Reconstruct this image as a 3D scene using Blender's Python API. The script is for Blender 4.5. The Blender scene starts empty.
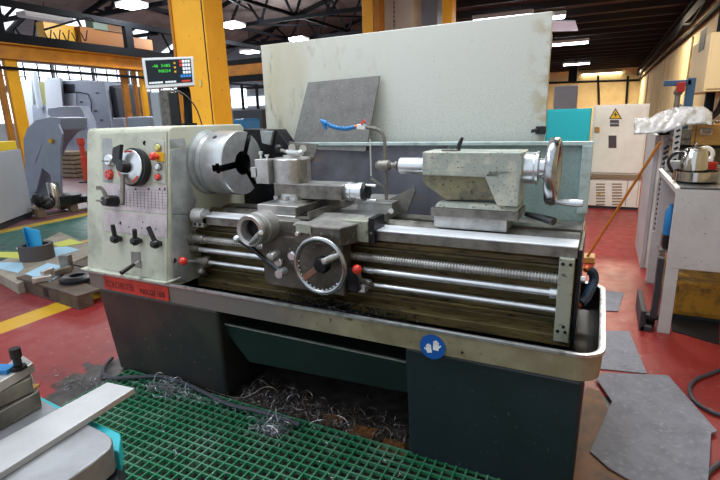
import bpy, bmesh, math, random
from mathutils import Vector, Matrix
random.seed(7)
sc = bpy.context.scene
COL = sc.collection
PI = math.pi
V = Vector
# ------------------------------------------------------------------ camera
FPX = 482.3
CM = ((0.8967472, 0.4416501, -0.0281016), (0.0847415, -0.2336943, -0.9686103), (-0.4343540, 0.8662172, -0.2469907))
CH = 1.42
C0 = V((0, 0, CH))
cd = bpy.data.cameras.new('camera'); cam = bpy.data.objects.new('camera', cd); COL.objects.link(cam)
r_, d_, f_ = [V(c) for c in CM]
cam.matrix_world = Matrix(((r_.x, -d_.x, -f_.x, 0), (r_.y, -d_.y, -f_.y, 0), (r_.z, -d_.z, -f_.z, CH), (0, 0, 0, 1)))
cd.sensor_width = 36; cd.lens = FPX / 720 * 36; cd.clip_end = 200; cd.clip_start = .05
sc.camera = cam

def ray(x, y):
    a, b = (x - 360) / FPX, (y - 240) / FPX
    return r_ * a + d_ * b + f_
def PZ(x, y, Z): d = ray(x, y); return C0 + d * ((Z - CH) / d.z)
def PY(x, y, Y): d = ray(x, y); return C0 + d * (Y / d.y)
def PX(x, y, X): d = ray(x, y); return C0 + d * (X / d.x)
def PP(x, y, p, n): d = ray(x, y); n = V(n); return C0 + d * ((V(p) - C0).dot(n) / d.dot(n))

# ------------------------------------------------------------------ materials
def lin(h):
    if isinstance(h, str):
        h = h.lstrip('#'); h = [int(h[i:i + 2], 16) / 255 for i in (0, 2, 4)]
        return tuple((c / 12.92 if c <= .04045 else ((c + .055) / 1.055) ** 2.4) for c in h) + (1,)
    return tuple(h) + (1,)
def mat(name, col, rough=.5, metal=0., col2=None, scale=8., lo=.4, hi=.65, col3=None, scale3=60., lo3=.6, hi3=.66,
        bump=0., bscale=80., emit=None, estr=1., stretch=None, spec=None, coat=0.):
    m = bpy.data.materials.new(name); m.use_nodes = True
    nt = m.node_tree; b = nt.nodes['Principled BSDF']; L = nt.links.new
    b.inputs['Base Color'].default_value = lin(col); b.inputs['Roughness'].default_value = rough
    b.inputs['Metallic'].default_value = metal
    if spec is not None: b.inputs['Specular IOR Level'].default_value = spec
    if coat: b.inputs['Coat Weight'].default_value = coat
    tc = nt.nodes.new('ShaderNodeTexCoord'); mp = nt.nodes.new('ShaderNodeMapping'); L(tc.outputs['Object'], mp.inputs[0])
    if stretch: mp.inputs['Scale'].default_value = stretch
    out = None
    def layer(prev, c, s, lo, hi, det=5):
        n = nt.nodes.new('ShaderNodeTexNoise'); n.inputs['Scale'].default_value = s; n.inputs['Detail'].default_value = det
        n.inputs['Roughness'].default_value = .62
        L(mp.outputs[0], n.inputs['Vector'])
        r = nt.nodes.new('ShaderNodeMapRange'); r.inputs[1].default_value = lo; r.inputs[2].default_value = hi
        L(n.outputs['Fac'], r.inputs[0])
        x = nt.nodes.new('ShaderNodeMix'); x.data_type = 'RGBA'
        L(r.outputs[0], x.inputs[0])
        if prev is None: x.inputs[6].default_value = lin(col)
        else: L(prev, x.inputs[6])
        x.inputs[7].default_value = lin(c)
        return x.outputs[2]
    if col2: out = layer(out, col2, scale, lo, hi)
    if col3: out = layer(out, col3, scale3, lo3, hi3, 2)
    if out is not None: L(out, b.inputs['Base Color'])
    if bump:
        n = nt.nodes.new('ShaderNodeTexNoise'); n.inputs['Scale'].default_value = bscale; n.inputs['Detail'].default_value = 4
        L(mp.outputs[0], n.inputs['Vector'])
        bp = nt.nodes.new('ShaderNodeBump'); bp.inputs['Strength'].default_value = bump; bp.inputs['Distance'].default_value = .01
        L(n.outputs['Fac'], bp.inputs['Height']); L(bp.outputs[0], b.inputs['Normal'])
    if emit:
        b.inputs['Emission Color'].default_value = lin(emit); b.inputs['Emission Strength'].default_value = estr
    return m

M = dict(
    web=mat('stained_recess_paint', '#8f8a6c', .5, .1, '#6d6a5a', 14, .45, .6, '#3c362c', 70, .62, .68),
    splashpost=mat('guard_post_paint', '#b4c6c4', .45, .1, '#8fa3a1', 20, .5, .7),
    cream=mat('cream_paint', '#bbbcab', .45, 0, '#8d9080', 5, .5, .75, '#76735f', 45, .68, .76),
    creamtop=mat('cream_paint_worn', '#c2c6b8', .5, 0, '#7c7a6a', 9, .55, .7, '#4d4a40', 50, .64, .7),
    greyplate=mat('grey_cover_plate', '#a2a6a6', .5, .2, '#74787b', 9, .4, .7, '#a8adb0', 60, .66, .72),
    apronm=mat('grimy_shaded_apron', '#5f5b54', .38, .4, '#3f3b36', 10, .4, .7, '#8a857a', 30, .62, .72), btnplate=mat('button_plate_grey', '#b9b9b0', .45, .2), chart=mat('pink_faded_label', '#c6b9bc', .42, .2, '#ab9fa4', 14, .4, .7, '#cdbcbc', 40, .6, .7),
    ink=mat('label_ink', '#4b4147', .6),
    red=mat('red_paint', '#c8281c', .35, 0, '#9c1f18', 20, .5, .7),
    redplate=mat('red_nameplate', '#c0352a', .45, 0, '#8a241c', 12, .5, .7),
    redletter=mat('nameplate_letter', '#3a1512', .6),
    redplastic=mat('red_plastic', '#d8321f', .25, 0, coat=.5),
    yellow=mat('yellow_button', '#d8a41a', .4),
    lime=mat('pale_button', '#c9c97a', .4),
    black=mat('black_plastic', '#15161a', .35),
    rubber=mat('black_rubber', '#16171c', .55),
    dark=mat('oily_and_shaded_black', '#15171b', .35, .4, '#2b2f36', 18, .5, .7),
    steel=mat('machined_steel', '#c2c1bf', .36, .7, '#94918d', 12, .4, .7, bump=.02, bscale=120),
    steelB=mat('bright_steel', '#dcdfe2', .28, .8, '#b4b6b9', 18, .5, .8),
    chuck=mat('chuck_steel', '#cfd1d4', .34, .75, '#adadad', 10, .4, .7),
    steelD=mat('dull_dark_steel', '#8a8780', .42, .65, '#5c5853', 14, .4, .7),
    way=mat('ground_bed_way', '#f0f4fa', .42, .4, '#c9ced4', 7, .45, .8, stretch=(1, 6, 6)),  # near-white colour stands in for ceiling light reflected on the way
    bedwall=mat('oily_bed_casting', '#51472f', .38, .2, '#857347', 5, .42, .75, '#211d18', 25, .55, .7, stretch=(.6, 3, 3)),
    pedestal=mat('dark_teal_paint', '#1f2a31', .42, 0, '#1b2428', 4, .4, .7, '#46504f', 55, .68, .73, coat=.15),
    pedL=mat('grimy_pedestal_paint', '#37352f', .42, 0, '#222226', 3, .35, .65, '#737468', 45, .69, .75, coat=.15),
    drawer=mat('green_black_panel', '#172624', .35, 0, '#121d1d', 4, .4, .7, coat=.2),
    tray=mat('worn_tray_paint', '#9e967d', .42, .2, '#7d7158', 5, .42, .7, '#4e3d2c', 18, .62, .74),
    trayrim=mat('bare_metal_rim', '#c6c9cc', .35, .9, '#8b8b88', 20, .5, .7),
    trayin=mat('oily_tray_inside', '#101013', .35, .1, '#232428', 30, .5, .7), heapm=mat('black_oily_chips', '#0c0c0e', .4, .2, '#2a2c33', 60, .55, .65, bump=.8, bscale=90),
    white=mat('white_label', '#e8ecec', .5),
    blue=mat('blue_label', '#1456a8', .4),
    tail=mat('chipped_grey_paint', '#a5aca3', .45, .1, '#c0c1b2', 11, .5, .6, '#5f594f', 80, .6, .68, bump=.1, bscale=40),
    saddlep=mat('grubby_cream_paint', '#989b8c', .45, .1, '#7d7f70', 14, .5, .7, '#4e4a3f', 60, .64, .72),
    splash=mat('speckled_teal_guard', '#9db3b1', .5, .1, '#829b99', 6, .4, .7, '#6d8688', 230, .55, .68),
    splashd=mat('stained_steel_guard', '#83848e', .4, .35, '#65636c', 4, .4, .65, '#97806f', 7, .6, .75),
    splashrim=mat('guard_rim', '#8ea39f', .5, .2, '#6d7f7c', 20, .5, .7),
    board=mat('dirty_white_board', '#d3d4cb', .5, 0, '#c2c0b0', 1.6, .4, .75, '#8c8a7c', 60, .64, .72),
    plate=mat('grey_rubber_plate', '#6c6b69', .7, 0, '#5c5b5a', 12, .4, .7, '#8f8f8d', 140, .62, .68),
    handblue=mat('blue_hose', '#1d78b8', .4),
    handw=mat('handwheel_steel', '#aeb0b4', .25, 1., '#85868a', 20, .5, .7),
    orangespoke=mat('worn_orange_spoke', '#8e5b45', .4, .4, '#6c5a4c', 20, .4, .6),
    green=mat('green_grating', '#2f7855', .42, 0, '#639078', 5, .45, .7, '#9db3ad', 70, .66, .72),
    swarf=mat('steel_swarf', '#c0c1c8', .32, .75, '#77767c', 40, .4, .6), swarfm=mat('brown_swarf', '#8f8a86', .35, .8, '#5b4a3c', 20, .4, .6),
    swarfd=mat('dark_swarf', '#4a4f5c', .25, .9, '#1e1e22', 30, .4, .6),
    cable=mat('dark_cable', '#3b3d46', .5),
    wood=mat('pale_wood', '#8d7c66', .7, 0, '#6e5f4d', 8, .4, .7, stretch=(1, 8, 8)),
    woodd=mat('dark_oily_wood', '#5a4a3c', .65, 0, '#3a2f27', 8, .4, .7),
    woodo=mat('oiled_orange_board', '#7a4d22', .6, 0, '#46301d', 7, .4, .65),
    woodbox=mat('varnished_wood_box', '#b98a44', .4, 0, '#9c6f33', 10, .4, .7, stretch=(1, 1, 8)),
    slab=mat('grey_brown_slab', '#9b9385', .7, 0, '#7c7366', 6, .4, .7),
    paperb=mat('blue_paper', '#9dc3d8', .8), papery=mat('yellow_green_paper', '#c3c65c', .8), bluecard=mat('bright_blue_card', '#2f9fd0', .7),
    paperw=mat('white_paper', '#d8dadb', .8),
    carton=mat('dark_grey_tube', '#46403f', .6),
    gantry=mat('gantry_yellow', '#f7b312', .45, 0, '#eaa40a', 3, .4, .7, '#7a5210', 30, .7, .74),
    orange=mat('gantry_orange', '#b87414', .5, 0, '#8f5c16', 5, .4, .7),
    brown=mat('brown_crate', '#6e4822', .6), orange2=mat('runway_orange', '#cf8a16', .5, 0, '#b0741a', 4, .4, .7), browns=mat('brown_beam', '#8a5518', .6),
    girder=mat('dark_steel_girder', '#101318', .8, spec=.2),
    cnc=mat('grey_machine_paint', '#8f98a8', .45, 0, '#848c9a', 3, .4, .7), cncw=mat('white_machine_paint', '#b9c2cc', .45),
    cncd=mat('dark_machine_recess', '#2c3038', .5),
    encl=mat('pale_grey_enclosure', '#a9aeb6', .5, 0, '#9fa3aa', 2, .4, .7),
    yel=mat('bright_yellow', '#e2c21a', .5),
    redp=mat('orange_red_post', '#c8452c', .5),
    grease=mat('mat_grey_felt', '#8e8f99', .85, 0, '#787983', 9, .35, .7, '#9c9da6', 40, .55, .75),
    cab=mat('off_white_cabinet', '#eeebe4', .5, 0, '#dfd9d0', 3, .4, .7), cabb=mat('cabinet_brown_strip', '#8a765c', .6),
    teal=mat('turquoise_paint', '#12a5b4', .45), bench=mat('bench_white_paint', '#bdbdbf', .5, 0, '#adacae', 4, .4, .7, '#6f6d6c', 60, .68, .74),
    benchtop=mat('bench_top_sheet', '#47484a', .4, .3, '#5d5e60', 9, .4, .7),
    kettle=mat('polished_steel', '#c0bcb4', .16, 1.), redmug=mat('red_mug', '#b5201c', .3),
    mustard=mat('dirty_mustard_paint', '#a3761c', .5, 0, '#5a4320', 7, .45, .62),
    plastic=mat('clear_plastic_sheet', '#cfd2d6', .22, 0, '#b5b8bc', 14, .4, .7, bump=1, bscale=26),
    wallc=mat('cream_wall_paint', '#cfbd90', .8, 0, '#b5a27c', 1.5, .35, .7), wallw=mat('wall_grey', '#8b8f94', .8, 0, '#a2a6aa', 1.5, .4, .7),
    bluesteel=mat('blue_frame_paint', '#3d6187', .45), boxcream=mat('cream_box_paint', '#c9b48c', .45),
    rod=mat('orange_wood_pole', '#c07a1e', .45, 0, '#6f4a26', 3, .5, .7),
    roofm=mat('brown_grey_roof_lining', '#857a76', .85, 0, '#6b615e', 2, .4, .7), roof=mat('dark_roof_board', '#4a3a36', .85, 0, '#2a2423', 3, .4, .7), roofl=mat('pale_roof_lining', '#8c8c8e', .85, 0, '#77777a', 2, .4, .7),
    purlin=mat('roof_purlin', '#1e1a1a', .8),
    castiron=mat('grey_cast_iron_table', '#a3a5aa', .42, .45, '#85868b', 8, .4, .7, bump=.03), cyan=mat('cyan_edge_paint', '#2bb6c4', .4),
    barsteel=mat('flat_bar_steel', '#c9cacc', .4, .5, '#b2b3b5', 6, .4, .7),
    gloss=mat('readout_bezel', '#c7ccd0', .4), screen=mat('readout_screen', '#15222c', .2),
    led=mat('green_digit', '#2fbf3f', .5, emit='#49e03c', estr=.35), keyw=mat('white_key', '#dfe6ee', .5), keyb=mat('blue_key', '#2a7fd0', .5),
    lamp=mat('lamp_diffuser', '#ffffff', .5, emit='#eef4ff', estr=14), lampy=mat('warm_lamp_diffuser', '#fff2d0', .5, emit='#fff0cc', estr=9),
    glow=mat('bright_window_pane', '#eef4fa', .3, emit='#e6f0fa', estr=2.2), glow2=mat('skylight_pane', '#eef4fa', .3, emit='#e8f1fb', estr=1.3),
    shade=mat('lamp_housing', '#c8c8c8', .5), copper=mat('copper_tip', '#c06a3a', .35, .8),
    blackyellow=mat('warning_yellow', '#e8b80c', .5), ink2=mat('sign_black', '#101010', .5), greensheet=mat('grey_green_sheet', '#6c7c70', .6),
    conc=mat('pale_column', '#c3bdb4', .7, 0, '#b0a99f', 3, .4, .7), bluegrey=mat('blue_grey_duct', '#8f9bac', .5),
)
def dirty_board():
    m = mat('stained_white_board', '#cbcec8', .5); nt = m.node_tree; L = nt.links.new; b = nt.nodes['Principled BSDF']
    tc = nt.nodes.new('ShaderNodeTexCoord'); sp = nt.nodes.new('ShaderNodeSeparateXYZ'); L(tc.outputs['Object'], sp.inputs[0])
    def noise(scale, lo, hi, st=(1, 1, 1), det=6):
        mp = nt.nodes.new('ShaderNodeMapping'); mp.inputs['Scale'].default_value = st; L(tc.outputs['Object'], mp.inputs[0])
        n = nt.nodes.new('ShaderNodeTexNoise'); n.inputs['Scale'].default_value = scale; n.inputs['Detail'].default_value = det; L(mp.outputs[0], n.inputs['Vector'])
        r = nt.nodes.new('ShaderNodeMapRange'); r.inputs[1].default_value = lo; r.inputs[2].default_value = hi; L(n.outputs['Fac'], r.inputs[0]); return r.outputs[0]
    def rng(s, a, c):
        r = nt.nodes.new('ShaderNodeMapRange'); r.inputs[1].default_value = a; r.inputs[2].default_value = c; L(s, r.inputs[0]); return r.outputs[0]
    def mul(a, c, op='MULTIPLY'):
        x = nt.nodes.new('ShaderNodeMath'); x.operation = op; x.use_clamp = True
        for i, v in enumerate((a, c)):
            if isinstance(v, (int, float)): x.inputs[i].default_value = v
            else: L(v, x.inputs[i])
        return x.outputs[0]
    def mix(f, a, c):
        x = nt.nodes.new('ShaderNodeMix'); x.data_type = 'RGBA'; L(f, x.inputs[0]); x.inputs[7].default_value = lin(c)
        if isinstance(a, str): x.inputs[6].default_value = lin(a)
        else: L(a, x.inputs[6])
        return x.outputs[2]
    left = rng(sp.outputs['X'], .05, -.75)
    o = mix(mul(mul(left, noise(3, .3, .6, (1, 1, .5))), .85), '#cbcdc6', '#b0a88c')
    o = mix(mul(mul(left, noise(20, .56, .66, (1, 1, .35))), .55), o, '#77715c')
    low = rng(sp.outputs['Z'], 1.8, 1.25)
    o = mix(mul(mul(low, noise(150, .5, .64)), .4), o, '#6f8278')
    o = mix(mul(noise(110, .68, .74), .5), o, '#6a6a60')
    o = mix(mul(rng(sp.outputs['X'], .70, .78), noise(14, .45, .6), 'MULTIPLY'), o, '#b3ab92')
    L(o, b.inputs['Base Color']); return m
M['board'] = dirty_board()
def worn_tray():      # paint worn to bare metal along the middle and left of the tray front
    m = M['tray']; nt = m.node_tree; L = nt.links.new; b = nt.nodes['Principled BSDF']
    src = b.inputs['Base Color'].links[0].from_socket
    tc = nt.nodes.new('ShaderNodeTexCoord'); sp = nt.nodes.new('ShaderNodeSeparateXYZ'); L(tc.outputs['Object'], sp.inputs[0])
    n = nt.nodes.new('ShaderNodeTexNoise'); n.inputs['Scale'].default_value = 6; n.inputs['Detail'].default_value = 6; L(tc.outputs['Object'], n.inputs['Vector'])
    a = nt.nodes.new('ShaderNodeMath'); a.operation = 'MULTIPLY_ADD'; L(n.outputs['Fac'], a.inputs[0]); a.inputs[1].default_value = 1.1; L(sp.outputs['X'], a.inputs[2])
    r = nt.nodes.new('ShaderNodeMapRange'); r.inputs[1].default_value = .95; r.inputs[2].default_value = .55; L(a.outputs[0], r.inputs[0])
    x = nt.nodes.new('ShaderNodeMix'); x.data_type = 'RGBA'; L(r.outputs[0], x.inputs[0]); L(src, x.inputs[6]); x.inputs[7].default_value = lin('#77706c'); L(x.outputs[2], b.inputs['Base Color'])
    L(r.outputs[0], b.inputs['Metallic']) if False else None
worn_tray()
# ------------------------------------------------------------------ mesh builder
class MB:
    def __init__(s): s.bm = bmesh.new()
    def hexa(s, p):
        v = [s.bm.verts.new(q) for q in p]
        for f in ((0, 1, 2, 3), (7, 6, 5, 4), (0, 4, 5, 1), (1, 5, 6, 2), (2, 6, 7, 3), (3, 7, 4, 0)): s.bm.faces.new([v[i] for i in f])
        return s
    def box(s, x0, x1, y0, y1, z0, z1):
        return s.hexa([(x0, y0, z0), (x1, y0, z0), (x1, y1, z0), (x0, y1, z0), (x0, y0, z1), (x1, y0, z1), (x1, y1, z1), (x0, y1, z1)])
    def obox(s, c, ax, ay, az, a, b, d):
        c = V(c); ax, ay, az = V(ax).normalized() * a, V(ay).normalized() * b, V(az).normalized() * d
        return s.hexa([c - ax - ay - az, c + ax - ay - az, c + ax + ay - az, c - ax + ay - az, c - ax - ay + az, c + ax - ay + az, c + ax + ay + az, c - ax + ay + az])
    def beam(s, p, q, w, h, up=(0, 0, 1)):
        p, q = V(p), V(q); d = (q - p); l = d.length; d.normalize(); a = d.cross(V(up)).normalized(); b = a.cross(d)
        return s.obox((p + q) / 2, d, a, b, l / 2, w / 2, h / 2)
    def prism(s, poly, vec):
        vec = V(vec); a = [s.bm.verts.new(V(p)) for p in poly]; b = [s.bm.verts.new(V(p) + vec) for p in poly]
        s.bm.faces.new(a); s.bm.faces.new(b[::-1]); n = len(a)
        for i in range(n): s.bm.faces.new([a[i], b[i], b[(i + 1) % n], a[(i + 1) % n]])
        return s
    def rev(s, p, d, prof, n=32):      # prof: list of (radius, height along d)
        p, d = V(p), V(d).normalized(); a = d.orthogonal().normalized(); b = d.cross(a); rings = []
        for r, h in prof:
            if r < 1e-5: rings.append([s.bm.verts.new(p + d * h)])
            else: rings.append([s.bm.verts.new(p + d * h + (a * math.cos(2 * PI * i / n) + b * math.sin(2 * PI * i / n)) * r) for i in range(n)])
        for A, B in zip(rings, rings[1:]):
            for i in range(n):
                j = (i + 1) % n
                if len(A) == 1 and len(B) == 1: continue
                if len(A) == 1: s.bm.faces.new([A[0], B[i], B[j]])
                elif len(B) == 1: s.bm.faces.new([A[i], B[0], A[j]])
                else: s.bm.faces.new([A[i], B[i], B[j], A[j]])
        for R in (rings[0], rings[-1]):
            if len(R) > 1 and prof[0] != prof[-1]: s.bm.faces.new(R)
        if prof[0] == prof[-1]: bmesh.ops.remove_doubles(s.bm, verts=rings[0] + rings[-1], dist=1e-5)
        return s
    def cyl(s, p, q, r, r2=None, n=24):
        p, q = V(p), V(q); return s.rev(p, q - p, [(r, 0), (r if r2 is None else r2, (q - p).length)], n)
    def tor(s, c, d, R, r, n=48, m=10):
        pr = [(R + r * math.cos(2 * PI * k / m), r * math.sin(2 * PI * k / m)) for k in range(m)]
        return s.rev(c, d, pr + [pr[0]], n)
    def ball(s, c, r, sq=1., d=(0, 0, 1), n=20):
        k = 10
        return s.rev(c, d, [(r * math.sin(PI * i / k), -r * sq * math.cos(PI * i / k)) for i in range(k + 1)], n)
    def tube(s, pts, r, n=8, sm=True, taper=None):
        pts = [V(p) for p in pts]
        if sm and len(pts) > 2:
            P = [pts[0] * 2 - pts[1]] + pts + [pts[-1] * 2 - pts[-2]]; o = []
            for i in range(1, len(P) - 2):
                for t in range(6):
                    t /= 6.; a, b, c, d = P[i - 1:i + 3]
                    o.append(.5 * ((2 * b) + (c - a) * t + (2 * a - 5 * b + 4 * c - d) * t * t + (3 * b - a - 3 * c + d) * t ** 3))
            pts = o + [pts[-1]]
        prev = None; rings = []
        for i, p in enumerate(pts):
            t = (pts[min(i + 1, len(pts) - 1)] - pts[max(i - 1, 0)]).normalized()
            if prev is None: a = t.orthogonal().normalized()
            else:
                a = prev - t * prev.dot(t); a = a.normalized() if a.length > 1e-6 else t.orthogonal().normalized()
            prev = a; b = t.cross(a); rr = r if taper is None else r + (taper - r) * i / (len(pts) - 1)
            rings.append([s.bm.verts.new(p + (a * math.cos(2 * PI * k / n) + b * math.sin(2 * PI * k / n)) * rr) for k in range(n)])
        for A, B in zip(rings, rings[1:]):
            for k in range(n): s.bm.faces.new([A[k], B[k], B[(k + 1) % n], A[(k + 1) % n]])
        s.bm.faces.new(rings[0]); s.bm.faces.new(rings[-1]); return s
    def build(s, name, m, parent=None, bevel=0., ang=35, seg=2):
        bm = s.bm; bmesh.ops.recalc_face_normals(bm, faces=bm.faces)
        for f in bm.faces: f.smooth = True
        me = bpy.data.meshes.new(name); bm.to_mesh(me); bm.free()
        xs = [v.co.copy() for v in me.vertices]
        c = V([(min(v[i] for v in xs) + max(v[i] for v in xs)) / 2 for i in range(3)]); c.z = min(v.z for v in xs)
        me.transform(Matrix.Translation(-c))
        me.materials.append(M[m] if isinstance(m, str) else m)
        me.set_sharp_from_angle(angle=math.radians(ang))
        o = bpy.data.objects.new(name, me); COL.objects.link(o)
        o.location = c
        if parent:
            o.parent = parent
            w = V((0, 0, 0)); q = parent
            while q: w += q.location; q = q.parent
            o.location = c - w
        if bevel:
            b = o.modifiers.new('bevel', 'BEVEL'); b.width = bevel; b.segments = seg; b.limit_method = 'ANGLE'; b.angle_limit = math.radians(40); b.harden_normals = True
        return o
def tag(o, label, cat=None, group=None, kind=None):
    o['label'] = label
    if cat: o['category'] = cat
    if group: o['group'] = group
    if kind: o['kind'] = kind
    return o
def thing(name, loc, label, cat, group=None):
    o = bpy.data.objects.new(name, None); COL.objects.link(o); o.location = loc; o.empty_display_size = .05
    return tag(o, label, cat, group)
def struct(o): o['kind'] = 'structure'; return o
def boolean(o, cutter):
    m = o.modifiers.new('cut', 'BOOLEAN'); m.object = cutter; m.operation = 'DIFFERENCE'; m.solver = 'EXACT'
    bpy.context.view_layer.update()
    dg = bpy.context.evaluated_depsgraph_get()
    me = bpy.data.meshes.new_from_object(o.evaluated_get(dg)); o.modifiers.remove(m); o.data = me
    for p in me.polygons: p.use_smooth = True
    me.set_sharp_from_angle(angle=math.radians(30))
    bpy.data.objects.remove(cutter)
def text(s, org, xd, yd, size, name, m, parent, ext=.0006, align='LEFT'):
    cu = bpy.data.curves.new('t', 'FONT'); cu.body = s; cu.size = 1; cu.extrude = 0; cu.align_x = align
    t = bpy.data.objects.new('t', cu); COL.objects.link(t); bpy.context.view_layer.update()
    me = bpy.data.meshes.new_from_object(t.evaluated_get(bpy.context.evaluated_depsgraph_get())); bpy.data.objects.remove(t)
    xd, yd = V(xd).normalized(), V(yd).normalized(); n = xd.cross(yd).normalized()
    b = MB(); b.bm.from_mesh(me); bpy.data.meshes.remove(me)
    bmesh.ops.remove_doubles(b.bm, verts=b.bm.verts, dist=1e-5)
    sx = size if not isinstance(size, tuple) else size[0]; sy = size if not isinstance(size, tuple) else size[1]
    for v in b.bm.verts: v.co = V(org) + xd * v.co.x * sx + yd * v.co.y * sy + n * ext
    r = bmesh.ops.extrude_face_region(b.bm, geom=b.bm.faces[:])
    for v in [g for g in r['geom'] if isinstance(g, bmesh.types.BMVert)]: v.co -= n * ext * .9
    return b.build(name, m, parent)
#--SECTIONS--
# ================================================================== LATHE
LG = thing('lathe', (-1.24, 2.0, 0), 'large green-grey and dark teal metalworking lathe with a three-jaw chuck and a red nameplate', 'lathe')
def rrect(x0, x1, y0, y1, r, n=8):
    o = []
    for cx, cy, a, rr in ((x0 + r[0], y0 + r[0], 180, r[0]), (x1 - r[1], y0 + r[1], 270, r[1]), (x1 - r[2], y1 - r[2], 0, r[2]), (x0 + r[3], y1 - r[3], 90, r[3])):
        for k in range(n + 1):
            t = math.radians(a + 90 * k / n); o.append((cx + rr * math.cos(t), cy + rr * math.sin(t)))
    return o
# ---- chip tray
TX0, TX1, TY0, TY1 = -2.535, .062, 1.62, 2.40
b = MB(); R4 = (.03, .085, .085, .03); loops = []
for ins, z in ((.03, .525), (.004, .535), (0, .622), (-.006, .626), (-.006, .636), (.004, .638), (.016, .634), (.016, .56), (.05, .545)):
    rr = tuple(max(.008, q - ins) for q in R4)
    loops.append([b.bm.verts.new((x, y, z)) for x, y in rrect(TX0 + ins, TX1 - ins, TY0 + ins, TY1 - ins, rr)])
for A, B in zip(loops, loops[1:]):
    n = len(A)
    for i in range(n): b.bm.faces.new([A[i], A[(i + 1) % n], B[(i + 1) % n], B[i]])
b.bm.faces.new(loops[0]); b.bm.faces.new(loops[-1])
tray = b.build('chip_tray', 'tray', LG, ang=50)
tray.data.materials.append(M['trayrim']); tray.data.materials.append(M['trayin'])
for p in tray.data.polygons:
    zz = p.center.z + .525
    if zz > .625: p.material_index = 1
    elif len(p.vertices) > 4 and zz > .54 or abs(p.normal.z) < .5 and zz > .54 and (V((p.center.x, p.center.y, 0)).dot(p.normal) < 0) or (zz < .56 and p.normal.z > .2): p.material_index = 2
tp = lambda x, y: PY(x, y, 1.6195)
b = MB(); b.prism([tp(103, 274), tp(168.5, 287.5), tp(169.5, 301.5), tp(105, 288.5)], (0, -.002, 0)); npl = b.build('nameplate', 'redplate', tray)
xd = (tp(168, 288) - tp(103, 275)); xd.z = 0
text('COLCHESTER', tp(107, 286) + V((0, -.0025, 0)), (1, 0, 0), (0, 0, 1), (.036, .052), 'lettering', 'redletter', npl)
text('MASCOT 1600', tp(140.5, 293) + V((0, -.0025, 0)), (1, 0, 0), (0, 0, 1), (.029, .042), 'lettering', 'redletter', npl)
# glove sticker
sc_ = tp(432.5, 346.8); b = MB(); b.cyl(sc_, sc_ + V((0, -.0012, 0)), .0505, n=40); stk = b.build('glove_sticker', 'blue', tray)
stk['label'] = 'round blue sticker with two white protective gloves'
def glove(cx, cz, s, a, flip, name):
    b = MB(); ca, sa = math.cos(a), math.sin(a)
    def q(x, z): x *= flip; return (sc_.x + cx + s * (x * ca - z * sa), sc_.y - .0013, sc_.z + cz + s * (x * sa + z * ca))
    def r(x0, x1, z0, z1): b.prism([q(x0, z0), q(x1, z0), q(x1, z1), q(x0, z1)], (0, -.0007, 0))
    r(-.5, .5, -.9, .1)
    for i, h in enumerate((.75, .95, .9, .7)): r(-.5 + i * .26, -.5 + i * .26 + .21, .1, h)
    b.prism([q(.5, -.5), q(.95, .05), q(.8, .25), q(.5, -.1)], (0, -.0007, 0))
    b.build(name, 'white', stk)
glove(-.014, -.008, .02, .18, -1, 'glove_symbol'); glove(.014, .008, .022, -.05, 1, 'glove_symbol')
b = MB(); c = tp(462, 352.5); b.ball(c, .005); b.build('rivet', 'dark', tray)
# ---- pedestals
def ped(tl, tr, bl, br, yt, yb, name, m):
    b = MB(); b.hexa([(bl, yb, .001), (br, yb, .001), (br, 2.3, .001), (bl, 2.3, .001), (tl, yt, .527), (tr, yt, .527), (tr, 2.34, .527), (tl, 2.34, .527)])
    return b.build(name, m, LG, .018, seg=3)
ped(-2.50, PY(219, 316, 1.655).x, PZ(111, 366, 0).x + .08, PY(229, 402, 1.70).x, 1.645, 1.69, 'pedestal', 'pedL')
ped(PY(405, 358, 1.655).x, PY(584.5, 388, 1.65).x, PY(411, 465, 1.69).x, PY(573, 480, 1.67).x, 1.645, 1.67, 'pedestal', 'pedestal')
b = MB(); d0 = [PY(219, 322.5, 1.70), PY(408, 362, 1.70), PY(408, 393, 1.72), PY(249, 362, 1.72)]
b.prism(d0, (0, .5, 0)); dr = b.build('coolant_drawer', 'drawer', LG, .003)
b = MB(); b.beam(d0[0], d0[1] + V((0, 0, 0)), .012, .006); b.build('drawer_highlight', 'steel', dr)  # bright strip standing in for the highlight along the drawer top
b = MB(); b.box(-1.75, -.6, 2.24, 2.26, .02, .53); b.build('rear_panel', 'dark', LG)  # dark sheet added to block light from behind and darken the void

# ---- headstock
HP = V((0, 1.62, .635)); HN = V((0, -.765, .13)).normalized(); HU = V((0, .13, .765)).normalized()
def HS(x, y, off=0.): return PP(x, y, HP + HN * off, HN)
def HB(x, y, out, off=.005): return PP(x, y, HP + HN * out, HN) - HN * (out - off)     # base of a thing whose middle stands out by «out»
b = MB(); prof = [(1.62, .638), (1.749, 1.375), (1.758, 1.393), (1.775, 1.40), (2.285, 1.40), (2.305, 1.385), (2.32, 1.35), (2.32, .60), (1.70, .60)]
b.prism([(-2.52, y, z) for y, z in prof], (.62, 0, 0)); hs = b.build('headstock', 'cream', LG, .008)
hplate = lambda pts, t, name, m, par, off=0.: MB().prism([HS(x, y, off) for x, y in pts], HN * t).build(name, m, par, .0015)
cp = hplate([(101, 134), (167, 131), (167.5, 281), (103, 268)], .005, 'control_panel', 'cream', hs)
hplate([(102.5, 138), (112, 138.5), (113, 183), (103, 182)], .001, 'bare_patch', 'greyplate', cp, .005)
ch = hplate([(103, 183.5), (167, 186), (167.3, 214.5), (103.8, 208.5)], .002, 'speed_chart', 'chart', cp, .005)
def strips(pars, name, par, off):
    b = MB()
    for (x0, y0, x1, y1, w) in pars: b.beam(HS(x0, y0, off), HS(x1, y1, off), w, .0006, HN)
    b.build(name, 'ink', par)
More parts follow.
